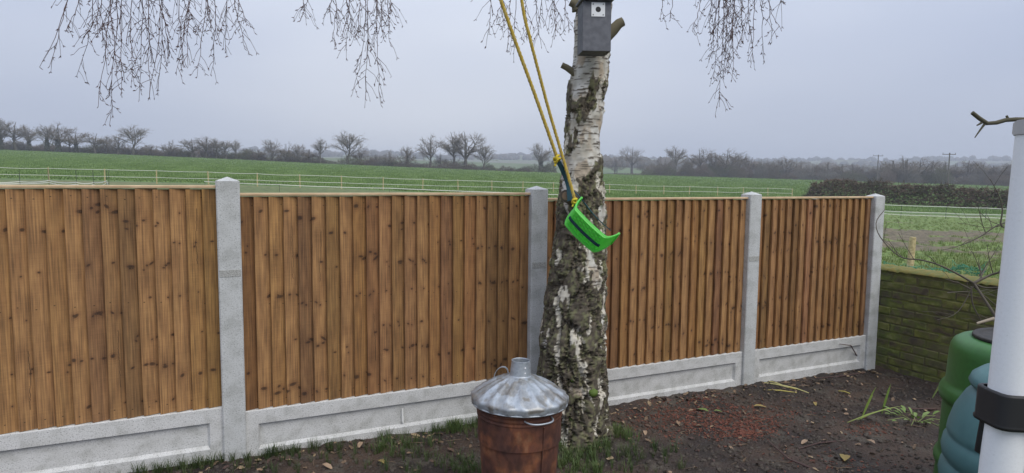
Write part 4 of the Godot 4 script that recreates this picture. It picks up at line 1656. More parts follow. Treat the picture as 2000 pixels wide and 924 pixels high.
	for e in [[1682, 822, 1712, 757, 0.10], [1722, 812, 1740, 752, 0.14], [1655, 831, 1765, 795, 0.03], [1675, 826, 1745, 800, 0.05]]:
		var a := on_soil(e[0], e[1])
		var dst := at(e[2], e[3], -a.z + 0.02)
		var s := Shape.new()
		s.tint = green[n % 3]
		leaf_blade(s, [a - a, (dst - a) * 0.35 + Vector3(0, 0.012, 0), (dst - a) * 0.7 + Vector3(0, 0.012, 0), dst - a], 0.0095)
		var o := put("iris_leaf", s.mesh(), M.grass)
		o.position = a + Vector3(0, 0.01, 0)
		tag(o, "long green strap leaf sprouting from the soil near the compost bins", "leaf", "strap leaves by the compost bins")
		n += 1
	for e in [[1820, 780, 1862, 720], [1838, 775, 1870, 735]]:
		var a := on_soil(e[0], e[1])
		var dst := at(e[2], e[3], -a.z)
		var s := Shape.new()
		s.tint = Color(0.15, 0.2, 0.06)
		leaf_blade(s, [a - a, (dst - a) * 0.4 + Vector3(0, 0.03, 0), (dst - a) * 0.75 + Vector3(0, 0.02, 0), dst - a], 0.011)
		var o := put("iris_leaf", s.mesh(), M.grass)
		o.position = a
		tag(o, "arching green leaf between the brick wall and the dark green compost bin", "leaf", "arching leaves by the wall")
	for e in [[1495, 750, 1555, 762], [1493, 752, 1540, 762], [1492, 765, 1556, 768], [1530, 757, 1580, 766], [1638, 766, 1660, 772], [1500, 748, 1530, 757]]:
		var a := on_soil(e[0], e[1])
		var b := on_soil(e[2], e[3])
		var s := Shape.new()
		s.tint = straw[n % 2]
		var top := Vector3(0, 0.012, 0)
		s.tube([top * 0.5, (b - a) * 0.5 + top, b - a + top * 0.4], [0.005, 0.0055, 0.004], 6)
		var o := put("straw_stalk", s.mesh(), M.leaf)
		o.position = a
		tag(o, "pale yellow cut stalk lying on the soil before the narrow end panel", "stalk", "cut stalks by the gravel board")
		n += 1
	# a few bigger leaves lying about
	for e in [[1372, 803, 0.05, 1], [1402, 806, 0.03, 1], [1484, 798, 0.05, 3], [1592, 788, 0.03, 3], [1572, 868, 0.035, 4], [1650, 895, 0.07, 3], [1770, 700, 0.04, 3], [1650, 800, 0.03, 4], [1216, 830, 0.025, 4], [1260, 847, 0.03, 4], [1660, 690, 0.03, 4], [704, 877, 0.035, 4], [638, 915, 0.04, 4], [745, 905, 0.04, 3], [1700, 868, 0.04, 4]]:
		var a := on_soil(e[0], e[1])
		var s := Shape.new()
		s.tint = [Color(0.1, 0.06, 0.04), Color(0.16, 0.22, 0.06), Color(0.2, 0.2, 0.06), Color(0.27, 0.2, 0.07), Color(0.33, 0.23, 0.15)][e[3]]
		var an := rng.randf() * TAU
		var q := Vector3(cos(an), 0.1, sin(an)) * float(e[2])
		leaf_blade(s, [-q, -q * 0.3 + Vector3(0, 0.006, 0), q * 0.4 + Vector3(0, 0.008, 0), q], e[2] * 0.45)
		var o := put("fallen_leaf", s.mesh(), M.leaf)
		o.position = a + Vector3(0, 0.012, 0)
		tag(o, "%s fallen leaf lying on the dark garden soil" % ["dark brown", "dull green", "olive", "yellowish brown", "pale tan"][e[3]], "leaf", "fallen leaves on the soil")
	# a sprawling weed beside the dark green bin
	var wd := on_soil(1790, 825)
	var weed := thing("leafy_weed", wd, "sprawling pale green leafy weed on soil beside dark green compost bin", "plant")
	for k in 26:
		var a := rng.randf() * TAU
		var l := rng.randf_range(0.05, 0.2)
		var tip := Vector3(cos(a) * l * 1.2, rng.randf_range(0.02, 0.07), sin(a) * l * 0.8)
		var s := Shape.new()
		s.tint = Color(0.12, 0.2, 0.04).lerp(Color(0.24, 0.32, 0.12), rng.randf())
		var u := tip.normalized() * rng.randf_range(0.02, 0.035)
		leaf_blade(s, [tip - u, tip - u * 0.3 + Vector3(0, 0.006, 0), tip + u * 0.4 + Vector3(0, 0.005, 0), tip + u], 0.013)
		put("leaf", s.mesh(), M.grass, weed)
	var stems := Shape.new()
	stems.tint = Color(0.2, 0.25, 0.09)
	for k in 7:
		var a := TAU * k / 7.0 + 0.3
		stems.tube([Vector3(0, -0.01, 0), Vector3(cos(a) * 0.1, 0.035, sin(a) * 0.06), Vector3(cos(a) * 0.22, 0.02, sin(a) * 0.14)], [0.003, 0.0028, 0.002], 5)
	put("stems", stems.mesh(), M.leaf, weed)
	# loose sticks
	for e in [[1640, 672, 1662, 675, 1685, 715], [1560, 880, 1600, 870, 1650, 860], [1720, 800, 1770, 805, 1830, 798], [1590, 742, 1640, 738, 1690, 728], [1500, 868, 1540, 905, 1585, 920], [1230, 700, 1232, 690, 1236, 735]]:
		var s := Shape.new()
		var c := on_soil(e[4], e[5])
		var first: bool = e[0] == 1640
		if e[0] == 1230: continue
		var p0 := at(e[0], e[1], -fence_at(4.95, 0.06).z) if first else on_soil(e[0], e[1]) + Vector3(0, 0.012, 0)
		var p1 := at(e[2], e[3], -fence_at(5.02, 0.07).z) if first else on_soil(e[2], e[3]) + Vector3(0, 0.016, 0)
		s.tube([p0 - c, p1 - c, Vector3(0, 0.006, 0)], [0.003, 0.0045, 0.006], 6)
		var o := put("stick", s.mesh(), M.twig)
		o.position = c
		if first:
			tag(o, "thin dead twig leaning on the short gravel board beside the end post", "twig")
		else:
			tag(o, "thin brown stick lying on the bare soil", "stick", "sticks on the soil")

# ---------------------------------------------------------------- plants and things beyond

func limb(s: Shape, pix: Array, r0: float, r1: float, base: Vector3, kids := 0) -> void:
	var path := spline(pix, maxi(6, pix.size() * 3))
	var rr := []
	for k in path.size():
		path[k] = path[k] - base
		rr.append(lerpf(r0, r1, float(k) / (path.size() - 1)))
	s.tube(path, rr, 6)
	for k in kids:
		var j := rng.randi_range(2, path.size() - 2)
		var p: Vector3 = path[j]
		var d := (Vector3(rng.randf_range(-1, 1), rng.randf_range(-0.2, 1), rng.randf_range(-1, 1)) + ((path[j + 1] - path[j]) as Vector3).normalized()).normalized()
		var l := rng.randf_range(0.08, 0.3)
		s.tube([p, p + d * l * 0.5 + Vector3(0, 0.01, 0), p + d * l], [float(rr[j]) * 0.55, float(rr[j]) * 0.45, 0.0015], 5)

func build_shrub() -> void:
	var base := fence_at(5.2, 1.5)
	base.y = soil_plane(base.x, base.z)
	var o := thing("bare_shrub", base, "bare straggling shrub with thin grey brown twigs over the brick wall", "shrub")
	var s := Shape.new()
	var d := 5.0
	# stems from the root to the crossing of the branches
	var root := base - base
	var hub := at(1902, 553, d)
	s.tube([root, (hub - base) * 0.4 + Vector3(0.08, 0, 0.02), hub - base], [0.018, 0.014, 0.009], 7)
	put("stem", s.mesh(), M.shrub, o)
	for e in [
		[[[1902, 553, d], [1870, 535, d], [1835, 518, d], [1800, 508, d + 0.1], [1762, 503, d + 0.2], [1735, 482, d + 0.3], [1715, 455, d + 0.35], [1712, 432, d + 0.4], [1728, 410, d + 0.45]], 0.008, 0.003, 4],
		[[[1896, 565, d], [1870, 552, d], [1845, 545, d]], 0.006, 0.002, 2],
		[[[1902, 553, d], [1918, 545, d], [1938, 536, d], [1962, 530, d - 0.1]], 0.011, 0.006, 3],
		[[[1902, 553, d], [1925, 562, d], [1965, 560, d - 0.1]], 0.007, 0.004, 2],
		[[[1897, 560, d], [1899, 590, d], [1908, 612, d], [1922, 635, d]], 0.007, 0.003, 2],
		[[[1902, 560, d], [1925, 580, d], [1950, 600, d]], 0.005, 0.003, 2],
		[[[1850, 572, d], [1880, 570, d], [1912, 572, d], [1950, 580, d - 0.1]], 0.004, 0.002, 3],
		[[[1840, 489, d], [1880, 478, d], [1915, 462, d], [1945, 442, d], [1975, 432, d]], 0.002, 0.006, 4],
		[[[1972, 446, d], [1955, 440, d], [1958, 410, d], [1950, 380, d], [1934, 350, d]], 0.007, 0.002, 2],
		[[[1955, 440, d], [1935, 432, d], [1912, 414, d]], 0.003, 0.0015, 1],
		[[[1925, 455, d], [1918, 435, d], [1913, 415, d]], 0.003, 0.0015, 1],
		[[[1960, 440, d], [1930, 445, d], [1890, 438, d], [1872, 436, d]], 0.003, 0.0015, 3],
		[[[1940, 535, d], [1932, 505, d], [1928, 476, d]], 0.004, 0.0015, 2],
		[[[1915, 530, d], [1903, 500, d], [1890, 480, d]], 0.003, 0.0015, 1],
		[[[1912, 540, d], [1935, 505, d], [1952, 478, d]], 0.004, 0.0015, 2],
		[[[1785, 506, d + 0.1], [1772, 485, d + 0.15], [1755, 455, d + 0.2]], 0.003, 0.0015, 1],
		[[[1900, 560, d], [1870, 610, d], [1830, 625, d]], 0.004, 0.0015, 3]]:
		var b := Shape.new()
		limb(b, e[0], e[1], e[2], base, e[3])
		put("branch", b.mesh(), M.shrub, o)
	# a broken pale branch end
	var cut := Shape.new()
	limb(cut, [[1942, 622, 4.6], [1925, 627, 4.6], [1908, 632, 4.6]], 0.012, 0.009, base)
	put("broken_branch", cut.mesh(), mat(Color(0.3, 0.25, 0.19), 0.9), o)

	# the lopped tree whose branch reaches in over the pole
	var foot := Vector3(4.9, 0, -4.2)
	foot.y = land(foot.x, foot.z) + 0.05
	var t := thing("lopped_tree", foot, "lopped mossy branch with a sawn fork against the sky above the white pole", "tree")
	var ts := Shape.new()
	ts.tint = Color(0.09, 0.085, 0.06)
	var join := at(2330, 205, 4.3)
	ts.tube([Vector3(0, -0.2, 0), (join - foot) * 0.5 + Vector3(0.05, 0, 0), join - foot, join - foot + Vector3(0.1, 0.8, 0)], [0.09, 0.075, 0.06, 0.05], 10)
	put("trunk", ts.mesh(), M.bark, t)
	for e in [[[[2330, 205, 4.3], [2150, 240, 4.3], [2010, 234, 4.3], [1968, 234, 4.3], [1945, 240, 4.3], [1928, 241, 4.3], [1914, 232, 4.3], [1899, 220, 4.3]], 0.026, 0.0125], [[[1925, 240, 4.3], [1916, 252, 4.3], [1904, 269, 4.3]], 0.008, 0.003], [[[1920, 238, 4.3], [1912, 243, 4.3], [1908, 245, 4.3]], 0.009, 0.004], [[[1970, 236, 4.3], [1968, 230, 4.3], [1966, 226, 4.3]], 0.009, 0.007]]:
		var b := Shape.new()
		b.tint = Color(0.085, 0.075, 0.05)
		limb(b, e[0], e[1], e[2], foot)
		put("branch", b.mesh(), M.bark, t)

func build_near_beyond() -> void:
	# wooden peg behind the wall, with a crumpled green net
	var p := on_land(1783, 8.6)
	var s := Shape.new()
	var top := at(1783, 463, 8.6)
	s.tube([Vector3(0, -0.3, 0), Vector3(0, 0.4, 0), top - p - Vector3(0, 0.012, 0), top - p], [0.04, 0.04, 0.04, 0.034], 12)
	var o := put("wooden_peg", s.mesh(), M.stake)
	o.position = p
	tag(o, "round pale wooden peg standing just behind the brick wall", "peg")
	var net := Shape.new()
	net.tint = Color(0.05, 0.28, 0.17)
	var f := FastNoiseLite.new()
	f.seed = 55
	f.frequency = 0.9
	var grid := []
	for a in 34:
		var row := []
		for b in 7:
			var px := lerpf(1718, 1925, a / 33.0)
			var dd := lerpf(7.7, 6.6, a / 33.0)
			var q := at(px, lerpf(537, 522, b / 6.0) + lerpf(-10, 12, a / 33.0), dd)
			q += Vector3(0, 0.06 * f.get_noise_2d(a * 0.9, b * 0.9), 0.2 * f.get_noise_2d(a * 0.7 + 50, b))
			if a > 22: q.y += 0.1 * f.get_noise_2d(a * 0.5, 9.0) + 0.05
			row.append(q)
		grid.append(row)
	for a in 33:
		for b in 6:
			net.tube([grid[a][b], grid[a + 1][b + 1]], [0.002, 0.002], 3, false)
			net.tube([grid[a + 1][b], grid[a][b + 1]], [0.002, 0.002], 3, false)
	tag(put("garden_net", net.mesh(), M.leaf), "crumpled green plastic netting lying along the paddock side of the brick wall", "netting")

	# electric tape fences: wooden stakes across the field, dark posts nearer and in the paddock
	tape_fence("tape_fence", "field fence of pale wooden stakes with two white tapes along the crop", [[-190, 51], [-95, 51.5], [0, 52], [97, 53], [206, 53], [307, 54], [408, 54], [503, 55], [586, 56], [667, 57], [748, 58], [825, 59.5], [894, 61], [960, 63], [1020, 65], [1080, 67], [1137, 69], [1189, 70.5], [1241, 72], [1295, 73.5], [1345, 75], [1400, 77], [1450, 79], [1498, 81], [1545, 83]], 1.12, [1.05, 0.52], 0.05, M.stake, 0.032)
	tape_fence("tape_fence", "slack white tape fence on thin dark posts near the high garden panel", [[-60, 40], [40, 41], [97, 44], [150, 42], [184, 42], [210, 46], [213, 43]], 1.2, [0.3, 0.42], 0.014, M.dark_post, 0.05)
	tape_fence("tape_fence", "low single white tape on dark posts crossing the rough grass margin", [[400, 47], [546, 46], [760, 48], [1000, 50], [1180, 52]], 0.55, [0.5], 0.012, M.dark_post, 0.05)
	tape_fence("tape_fence", "paddock fence of dark thin posts with three white tapes before the hedge", [[1585, 58], [1675, 57.5], [1760, 57], [1847, 56.5], [1925, 56], [2010, 56], [2100, 56]], 1.18, [1.08, 0.55, 0.28], 0.02, M.dark_post, 0.05)
	# hedge by the paddock
	bramble_hedge()
	# poles of the overhead line
	utility_pole(1847, 176, 9.2, "grey wooden utility pole with crossarm beside the paddock hedge", 1.75)
	utility_pole(1709, 236, 9.6, "wooden utility pole with crossarm before the dark wood beyond the hedge", 1.75)
	utility_pole(1641, 330, 9.0, "faint far utility pole with crossarm rising among the hazy trees", 1.9)

func tape_fence(called: String, label: String, spots: Array, high: float, tapes: Array, r: float, material: Material, wide: float) -> void:
	var first := on_land(spots[0][0], spots[0][1])
	var o := thing(called, first, label, "fence", "tape fences in the fields")
	var feet := []
	for e in spots:
		feet.append(on_land(e[0], e[1]) - first)
	for p in feet:
		var s := Shape.new()
		var lean := Vector3(rng.randf_range(-0.04, 0.04), 0, rng.randf_range(-0.04, 0.04))
		s.tube([Vector3(0, -0.2, 0), Vector3(0, high * 0.5, 0) + lean * 0.5, Vector3(0, high, 0) + lean], [r, r, r * 0.9], 6)
		var po := put("post", s.mesh(), material, o)
		po.position = p
	for h in tapes:
		var s := Shape.new()
		for k in feet.size() - 1:
			var a: Vector3 = feet[k] + Vector3(0, h, r + 0.01)
			var b: Vector3 = feet[k + 1] + Vector3(0, h, r + 0.01)
			var pts := []
			var sag: float = rng.randf_range(0.0, 0.05)
			if label.begins_with("slack"): sag = rng.randf_range(0.03, 0.16)
			for j in 7:
				var u := j / 6.0
				pts.append(a.lerp(b, u) - Vector3(0, sag * 4.0 * u * (1.0 - u), 0))
			strap(s, pts, Vector3(0, wide / 2, 0), 0.002)
		put("tape", s.mesh(), M.tape, o)

func bramble_hedge() -> void:
	var a := on_land(1572, 84)
	var b := on_land(2230, 66)
	var o := thing("bramble_hedge", a, "long dark brown bramble hedge standing behind the paddock tapes", "hedge")
	var f := FastNoiseLite.new()
	f.seed = 66
	f.frequency = 0.16
	f.fractal_octaves = 3
	var len := a.distance_to(b)
	var s := Shape.new()
	var g := Shape.new()
	for k in 7200:
		var u := rng.randf()
		var c := a.lerp(b, u)
		c.y = land(c.x, c.z)
		var h := 2.35 + 0.7 * f.get_noise_1d(u * len) + 0.25 * f.get_noise_1d(u * len * 4.0)
		h *= smoothstep(0.0, 0.035, u)
		var y := h * pow(rng.randf(), 0.7)
		var w := 0.9 * sqrt(maxf(0.1, 1.0 - pow(y / maxf(h, 0.1), 2.0))) + 0.2
		var p := c + Vector3(rng.randf_range(-0.3, 0.3), y, rng.randf_range(-w, w)) - a
		var d := Vector3(rng.randfn(0, 1), rng.randf_range(-0.5, 0.9), rng.randfn(0, 0.7)).normalized()
		var l := rng.randf_range(0.25, 0.8)
		s.tint = Color(0.09, 0.07, 0.05).lerp(Color(0.19, 0.125, 0.09), rng.randf())
		if f.get_noise_2d(u * len * 1.4, 30.0 + y * 2.0) > 0.02: s.tint = s.tint.lerp(Color(0.06, 0.06, 0.03), 0.55)
		s.tube([p, p + d * l * 0.6 + Vector3(0, 0.06, 0), p + d * l], [0.03, 0.024, 0.008], 3, false)
		if k % 2 == 0:
			g.tint = Color(0.07, 0.075, 0.035).lerp(Color(0.15, 0.105, 0.07), rng.randf())
			var q := Vector3(rng.randfn(0, 1), rng.randfn(0, 1), rng.randfn(0, 1)).normalized() * 0.16
			var e := q.cross(Vector3(rng.randfn(0, 1), rng.randfn(0, 1), rng.randfn(0, 1)).normalized()).normalized() * 0.12
			p.z = clampf(p.z, -1e9, 1e9)
			g.tri(p - q, p + q, p + e)
			g.tri(p - q, p + q * 0.3, p - e)
	put("stems", s.mesh(), M.bramble, o)
	put("leaves", g.mesh(), M.bramble, o)

func utility_pole(px: float, d: float, high: float, label: String, arm: float) -> void:
	var p := on_land(px, d)
	var o := thing("utility_pole", p, label, "utility pole", "poles of the overhead line")
	var s := Shape.new()
	s.tube([Vector3(0, -0.5, 0), Vector3(0, high * 0.5, 0), Vector3(0.0, high, 0)], [0.19, 0.17, 0.14], 10)
	put("pole", s.mesh(), M.pole_wood, o)
	var a := Shape.new()
	a.box(Vector3(-arm, high - 0.45, -0.26), Vector3(arm, high - 0.27, -0.12), 0.01)
	put("crossarm", a.mesh(), M.pole_wood, o)
	for e in [-arm * 0.93, 0.0, arm * 0.93]:
		var i := Shape.new()
		i.tube([Vector3(e, high - 0.27, -0.19), Vector3(e, high - 0.1, -0.19), Vector3(e, high + 0.06, -0.19)], [0.03, 0.07, 0.05], 8)
		put("insulator", i.mesh(), M.pole_wood, o)

# ---------------------------------------------------------------- trees

func bough(into: Shape, a: Vector3, b: Vector3, r0: float, r1: float, bow: float, sides: int) -> Array:
	var mid := a.lerp(b, 0.5) + Vector3(rng.randfn(0, 1), rng.randf_range(-0.6, 0.2), rng.randfn(0, 1)) * bow * a.distance_to(b)
	var pts := []
	var rr := []
	var m := 5 if sides > 3 else 3
	for k in m + 1:
		var u := float(k) / m
		pts.append(a.lerp(mid, u).lerp(mid.lerp(b, u), u) + (Vector3(rng.randfn(0, 1), rng.randfn(0, 1), rng.randfn(0, 1)) * bow * 0.12 * a.distance_to(b) if k > 0 and k < m else Vector3.ZERO))
		rr.append(lerpf(r0, r1, u))
	into.tube(pts, rr, sides, false)
	return pts

# meshes of a bare tree ten metres tall whose limbs fan out from a short bole and fill a rounded crown
func tree_model(k: Dictionary) -> Array:
	var wood := Shape.new()
	var twigs := Shape.new()
	for s in k.stems:
		var turn: float = TAU * s / k.stems
		var foot := Vector3(cos(turn), 0, sin(turn)) * (0.0 if k.stems == 1 else 0.35)
		var fork: Vector3 = foot + Vector3(rng.randfn(0, 0.15), k.bole, rng.randfn(0, 0.15))
		bough(wood, foot - Vector3(0, 0.4, 0), fork, k.girth, k.girth * 0.75, 0.05, 7)
		bough(wood, fork, Vector3(rng.randfn(0, 0.3), 8.6, rng.randfn(0, 0.3)), k.girth * 0.6, 0.04, 0.06, 5)
		var heart := Vector3(0, k.low + (10.0 - k.low) * 0.42, 0)
		for l in k.limbs:
			var az: float = TAU * (l + rng.randf() * 0.7) / k.limbs + turn
			var el: float = asin(lerpf(k.flat, 0.98, rng.randf()))
			var out := Vector3(cos(az) * cos(el), sin(el), sin(az) * cos(el))
			var size := rng.randf_range(0.72, 1.08)
			var rim := heart + Vector3(out.x * k.wide, out.y * (10.0 - heart.y) if out.y > 0 else out.y * (heart.y - k.low), out.z * k.wide) * size
			var start := fork.lerp(Vector3(0, 8.0, 0), pow(rng.randf(), 1.5) * 0.6 * clampf(el + 0.5, 0.2, 1.0))
			var path := bough(wood, start, start.lerp(rim, 0.8), k.girth * rng.randf_range(0.2, 0.36), 0.035, k.bow, 5)
			for b in k.branches:
				var u := rng.randf_range(0.3, 1.0)
				var from: Vector3 = path[mini(int(u * 5.0), 5)]
				var aim := (rim - start).normalized()
				var goal: Vector3 = from + (aim + Vector3(rng.randfn(0, 1), rng.randfn(0, 0.7), rng.randfn(0, 1)) * k.splay).normalized() * (rim - start).length() * rng.randf_range(0.25, 0.5) * (1.25 - 0.5 * u)
				var sub := bough(twigs, from, goal, 0.05, k.tip * 1.6, k.bow, 3)
				for t in k.twigs:
					var w := rng.randf_range(0.25, 1.0)
					var p: Vector3 = sub[mini(int(w * 3.0), 3)]
					var d: Vector3 = ((goal - from).normalized() + Vector3(rng.randfn(0, 1), rng.randfn(0, 0.7) + 0.15, rng.randfn(0, 1)) * 0.75).normalized()
					var len := rng.randf_range(0.5, 1.3)
					var q: Vector3 = p + d * len
					twigs.tube([p, p + d * len * 0.5 + Vector3(0, 0.04, 0), q], [k.tip * 1.3, k.tip, k.tip * 0.6], 3, false)
					for e in 2:
						var d2: Vector3 = (d + Vector3(rng.randfn(0, 1), rng.randfn(0, 1), rng.randfn(0, 1)) * 0.7).normalized()
						var p2: Vector3 = p.lerp(q, rng.randf_range(0.3, 0.9))
						twigs.tube([p2, p2 + d2 * len * 0.5], [k.tip * 0.8, k.tip * 0.5], 3, false)
	return [wood.mesh(), twigs.mesh()]

func ivy_mesh() -> ArrayMesh:
	var s := Shape.new()
	for k in 900:
		var y := rng.randf() * 5.5
		var a := rng.randf() * TAU
		var r := 0.75 * (1.0 - y / 7.5) * sqrt(rng.randf()) + 0.25
		var p := Vector3(cos(a) * r, y, sin(a) * r)
		var q := Vector3(rng.randfn(0, 1), rng.randfn(0, 1), rng.randfn(0, 1)).normalized() * 0.2
		var e := q.cross(Vector3(rng.randfn(0, 1), rng.randfn(0, 1), rng.randfn(0, 1)).normalized()).normalized() * 0.2
		s.tri(p - q, p + q, p + e)
	return s.mesh()

func bush_mesh(count: int, wide: float, high: float, r: float) -> ArrayMesh:
	# dense thicket of fine twigs about 1 m units, rounded but uneven
	var s := Shape.new()
	var f := FastNoiseLite.new()
	f.seed = rng.randi()
	f.frequency = 0.35
	for k in count:
		var a := rng.randf() * TAU
		var q := sqrt(rng.randf())
		var x := cos(a) * q
		var z := sin(a) * q
		var h := high * (1.0 - 0.55 * q * q) * (1.0 + 0.45 * f.get_noise_2d(x * wide, z * wide))
		var y := h * pow(rng.randf(), 0.75)
		var p := Vector3(x * wide, y, z * wide)
		var d := (Vector3(x * 0.8, 1.0, z * 0.8) + Vector3(rng.randfn(0, 0.7), rng.randfn(0, 0.5), rng.randfn(0, 0.7))).normalized()
		var l := rng.randf_range(0.5, 1.3) * high * 0.2
		s.tube([p, p + d * l * 0.6, p + d * l + Vector3(rng.randfn(0, 0.1), 0.05, rng.randfn(0, 0.1))], [r, r * 0.8, r * 0.35], 3, false)
	return s.mesh()

func build_trees() -> void:
	rng.seed = 404
	var base := {"stems": 1, "bole": 2.6, "low": 2.4, "girth": 0.3, "limbs": 11, "branches": 6, "twigs": 8, "wide": 3.4, "flat": -0.1, "bow": 0.12, "splay": 0.6, "tip": 0.0145}
	var oak := base.duplicate()
	oak.merge({"bole": 2.2, "low": 2.0, "girth": 0.38, "limbs": 12, "wide": 4.3, "flat": -0.15, "bow": 0.2, "splay": 0.75}, true)
	var ash := base.duplicate()
	ash.merge({"bole": 2.0, "low": 1.8, "limbs": 13, "wide": 3.2, "flat": 0.1, "bow": 0.08, "splay": 0.45, "tip": 0.0125}, true)
	var thorn := base.duplicate()
	thorn.merge({"stems": 3, "bole": 0.8, "low": 0.6, "girth": 0.16, "limbs": 6, "branches": 5, "twigs": 8, "wide": 4.0, "flat": 0.0, "bow": 0.1}, true)
	var slim := base.duplicate()
	slim.merge({"bole": 3.0, "low": 2.2, "girth": 0.2, "limbs": 9, "branches": 5, "twigs": 6, "wide": 2.2, "flat": 0.2, "splay": 0.4}, true)
	var kinds := [tree_model(base), tree_model(oak), tree_model(ash), tree_model(thorn), tree_model(slim), tree_model(oak), tree_model(ash), tree_model(thorn)]
	var ivy := ivy_mesh()
	var thick := [bush_mesh(1300, 3.0, 3.0, 0.032), bush_mesh(1300, 3.6, 2.6, 0.032), bush_mesh(1300, 2.4, 3.4, 0.032)]
	# [column, top row, width in columns, distance, kind, ivy, label]
	var row := [
		[-70, 232, 60, 228, 1, 0, "bare spreading tree"], [-20, 236, 50, 226, 2, 0, "bare upright tree"],
		[6, 228, 44, 225, 2, 1, "ivy-clad bare tree"], [36, 235, 58, 227, 0, 0, "bare tree"], [62, 241, 42, 228, 2, 1, "ivy-clad bare tree"],
		[97, 241, 42, 228, 6, 1, "ivy-clad bare tree"], [118, 236, 56, 229, 1, 1, "ivy-clad spreading tree"], [153, 250, 46, 230, 5, 1, "leaning ivy-clad tree"], [140, 262, 34, 233, 4, 0, "slim tree"],
		[190, 258, 44, 231, 0, 0, "bare tree"], [212, 262, 30, 234, 4, 0, "slim tree"], [233, 262, 44, 232, 1, 0, "bare spreading tree"], [263, 242, 56, 233, 6, 0, "tall pale bare tree"],
		[297, 280, 34, 234, 3, 0, "low bare thorn tree"], [334, 271, 44, 234, 7, 0, "dense low thorn tree"], [378, 268, 50, 235, 5, 0, "bare spreading tree"], [405, 264, 46, 236, 0, 0, "bare tree"], [425, 268, 40, 236, 2, 0, "bare upright tree"], [442, 272, 40, 236, 6, 0, "bare upright tree"], [462, 270, 24, 238, 4, 0, "slim bare tree"], [485, 288, 34, 245, 3, 0, "low bare thorn tree"],
		[508, 288, 34, 240, 7, 0, "low bare thorn tree"], [531, 268, 38, 238, 3, 0, "dense bare thorn tree"], [560, 275, 38, 239, 7, 0, "dense bare thorn tree"], [584, 278, 38, 240, 3, 0, "dense bare thorn tree"], [604, 290, 34, 244, 0, 0, "small bare tree"],
		[626, 267, 36, 241, 4, 0, "pale slim bare tree"], [681, 254, 62, 243, 6, 0, "tall round-headed pale tree"], [702, 290, 40, 250, 0, 0, "small bare tree"], [735, 300, 40, 248, 3, 0, "low bare thorn tree"],
		[760, 290, 34, 245, 7, 0, "low bare thorn tree"], [795, 282, 38, 246, 3, 1, "greenish bare thorn tree"], [838, 259, 50, 247, 1, 0, "dark spreading oak"], [860, 296, 34, 250, 7, 0, "low bare thorn tree"], [884, 254, 56, 248, 0, 0, "tall bare tree"], [908, 252, 72, 248, 5, 0, "tall wide-spreading oak"], [945, 281, 40, 249, 6, 0, "bare upright tree"],
		[1055, 276, 52, 262, 2, 1, "ivy-clad round tree"]]
	var far := [[1232, 282, 46, 420, 5], [1318, 282, 44, 330, 6], [1296, 305, 40, 300, 7], [1365, 287, 48, 300, 0], [1392, 296, 40, 300, 2], [1416, 287, 62, 296, 1], [1440, 296, 44, 300, 6], [1462, 304, 40, 300, 0], [1490, 310, 40, 300, 3], [1510, 312, 44, 296, 0], [1535, 302, 50, 296, 1], [1560, 312, 40, 300, 7], [1585, 318, 44, 300, 3], [1610, 314, 50, 300, 0], [1640, 318, 48, 296, 5], [1668, 318, 44, 300, 2], [1690, 322, 44, 296, 7], [1715, 316, 44, 290, 0],
		[1740, 308, 56, 262, 3], [1765, 302, 66, 258, 7], [1790, 304, 60, 262, 1], [1815, 310, 50, 262, 3], [1838, 312, 46, 268, 0], [1862, 312, 50, 268, 7], [1885, 309, 56, 264, 5], [1912, 314, 50, 268, 0], [1935, 318, 50, 264, 3], [1960, 316, 56, 262, 2], [1985, 312, 60, 258, 1], [2020, 310, 60, 260, 0], [2060, 312, 60, 260, 5],
		[1170, 310, 40, 420, 0], [1200, 305, 44, 420, 3], [1255, 312, 40, 420, 7], [1275, 315, 36, 340, 3], [1340, 308, 40, 310, 3]]
	row.sort_custom(func(a, b): return a[0] > b[0])
	var nth := 0
	for e in row:
		nth += 1
		plant_tree(e[0], e[1], e[2], e[3], kinds[e[4]], ivy if e[5] else null, "%s, %s tree along the hedgerow from the trunk of the birch" % [e[6], ordinal(nth)], "hedgerow trees beyond the crop", M.tree_twig_pale if e[4] in [2, 4, 6] else M.tree_twig)
	far.sort_custom(func(a, b): return a[0] < b[0])
	var misty := 0
	var dark := 0
	for e in far:
		if e[0] > 1700: dark += 1
		else: misty += 1
		plant_tree(e[0], e[1], e[2], e[3], kinds[e[4]], null, "hazy bare tree, %s of the misty wood counting away from the birch trunk" % ordinal(misty) if e[0] <= 1700 else "bare tree, %s of the dark wood counting from the farther utility pole" % ordinal(dark), ["trees of the misty wood", "trees of the dark wood"][int(e[0] > 1700)], M.tree_twig)
	# thickets along the hedgerow and in the wood
	nth = 0
	var x := -110.0
	while x < 960.0:
		var d := 236.0 + x * 0.012
		var hgt := rng.randf_range(2.0, 4.0) if x < 500 else rng.randf_range(1.6, 4.4)
		var gap := x > 636 and x < 664
		nth += 1
		if not gap:
			thicket(x, d + rng.randf_range(-2, 4), hgt, thick[rng.randi() % 3], "brown hedge thicket, %s along the hedgerow from its highest end" % ordinal(nth), "hedgerow thickets")
		x += rng.randf_range(13, 24)
	var gap_nth := 0
	for e in [[985, 255, 2.4], [1005, 256, 2.4], [1022, 257, 2.2], [1040, 262, 4.0], [1070, 264, 4.0]]:
		gap_nth += 1
		thicket(e[0], e[1], e[2], thick[rng.randi() % 3], "low dark hedge clump, %s at the field gap counting toward the birch trunk" % ordinal(gap_nth), "hedge clumps at the field gap")
	x = 1195.0
	gap_nth = 0
	while x < 1262.0:
		gap_nth += 1
		thicket(x, 300, 1.9, thick[1], "trimmed low hedge piece, %s from the misty wood at the crop's far edge" % ordinal(8 - gap_nth), "trimmed hedge by the misty wood")
		x += 11.0
	x = 1270.0
	misty = 0
	dark = 0
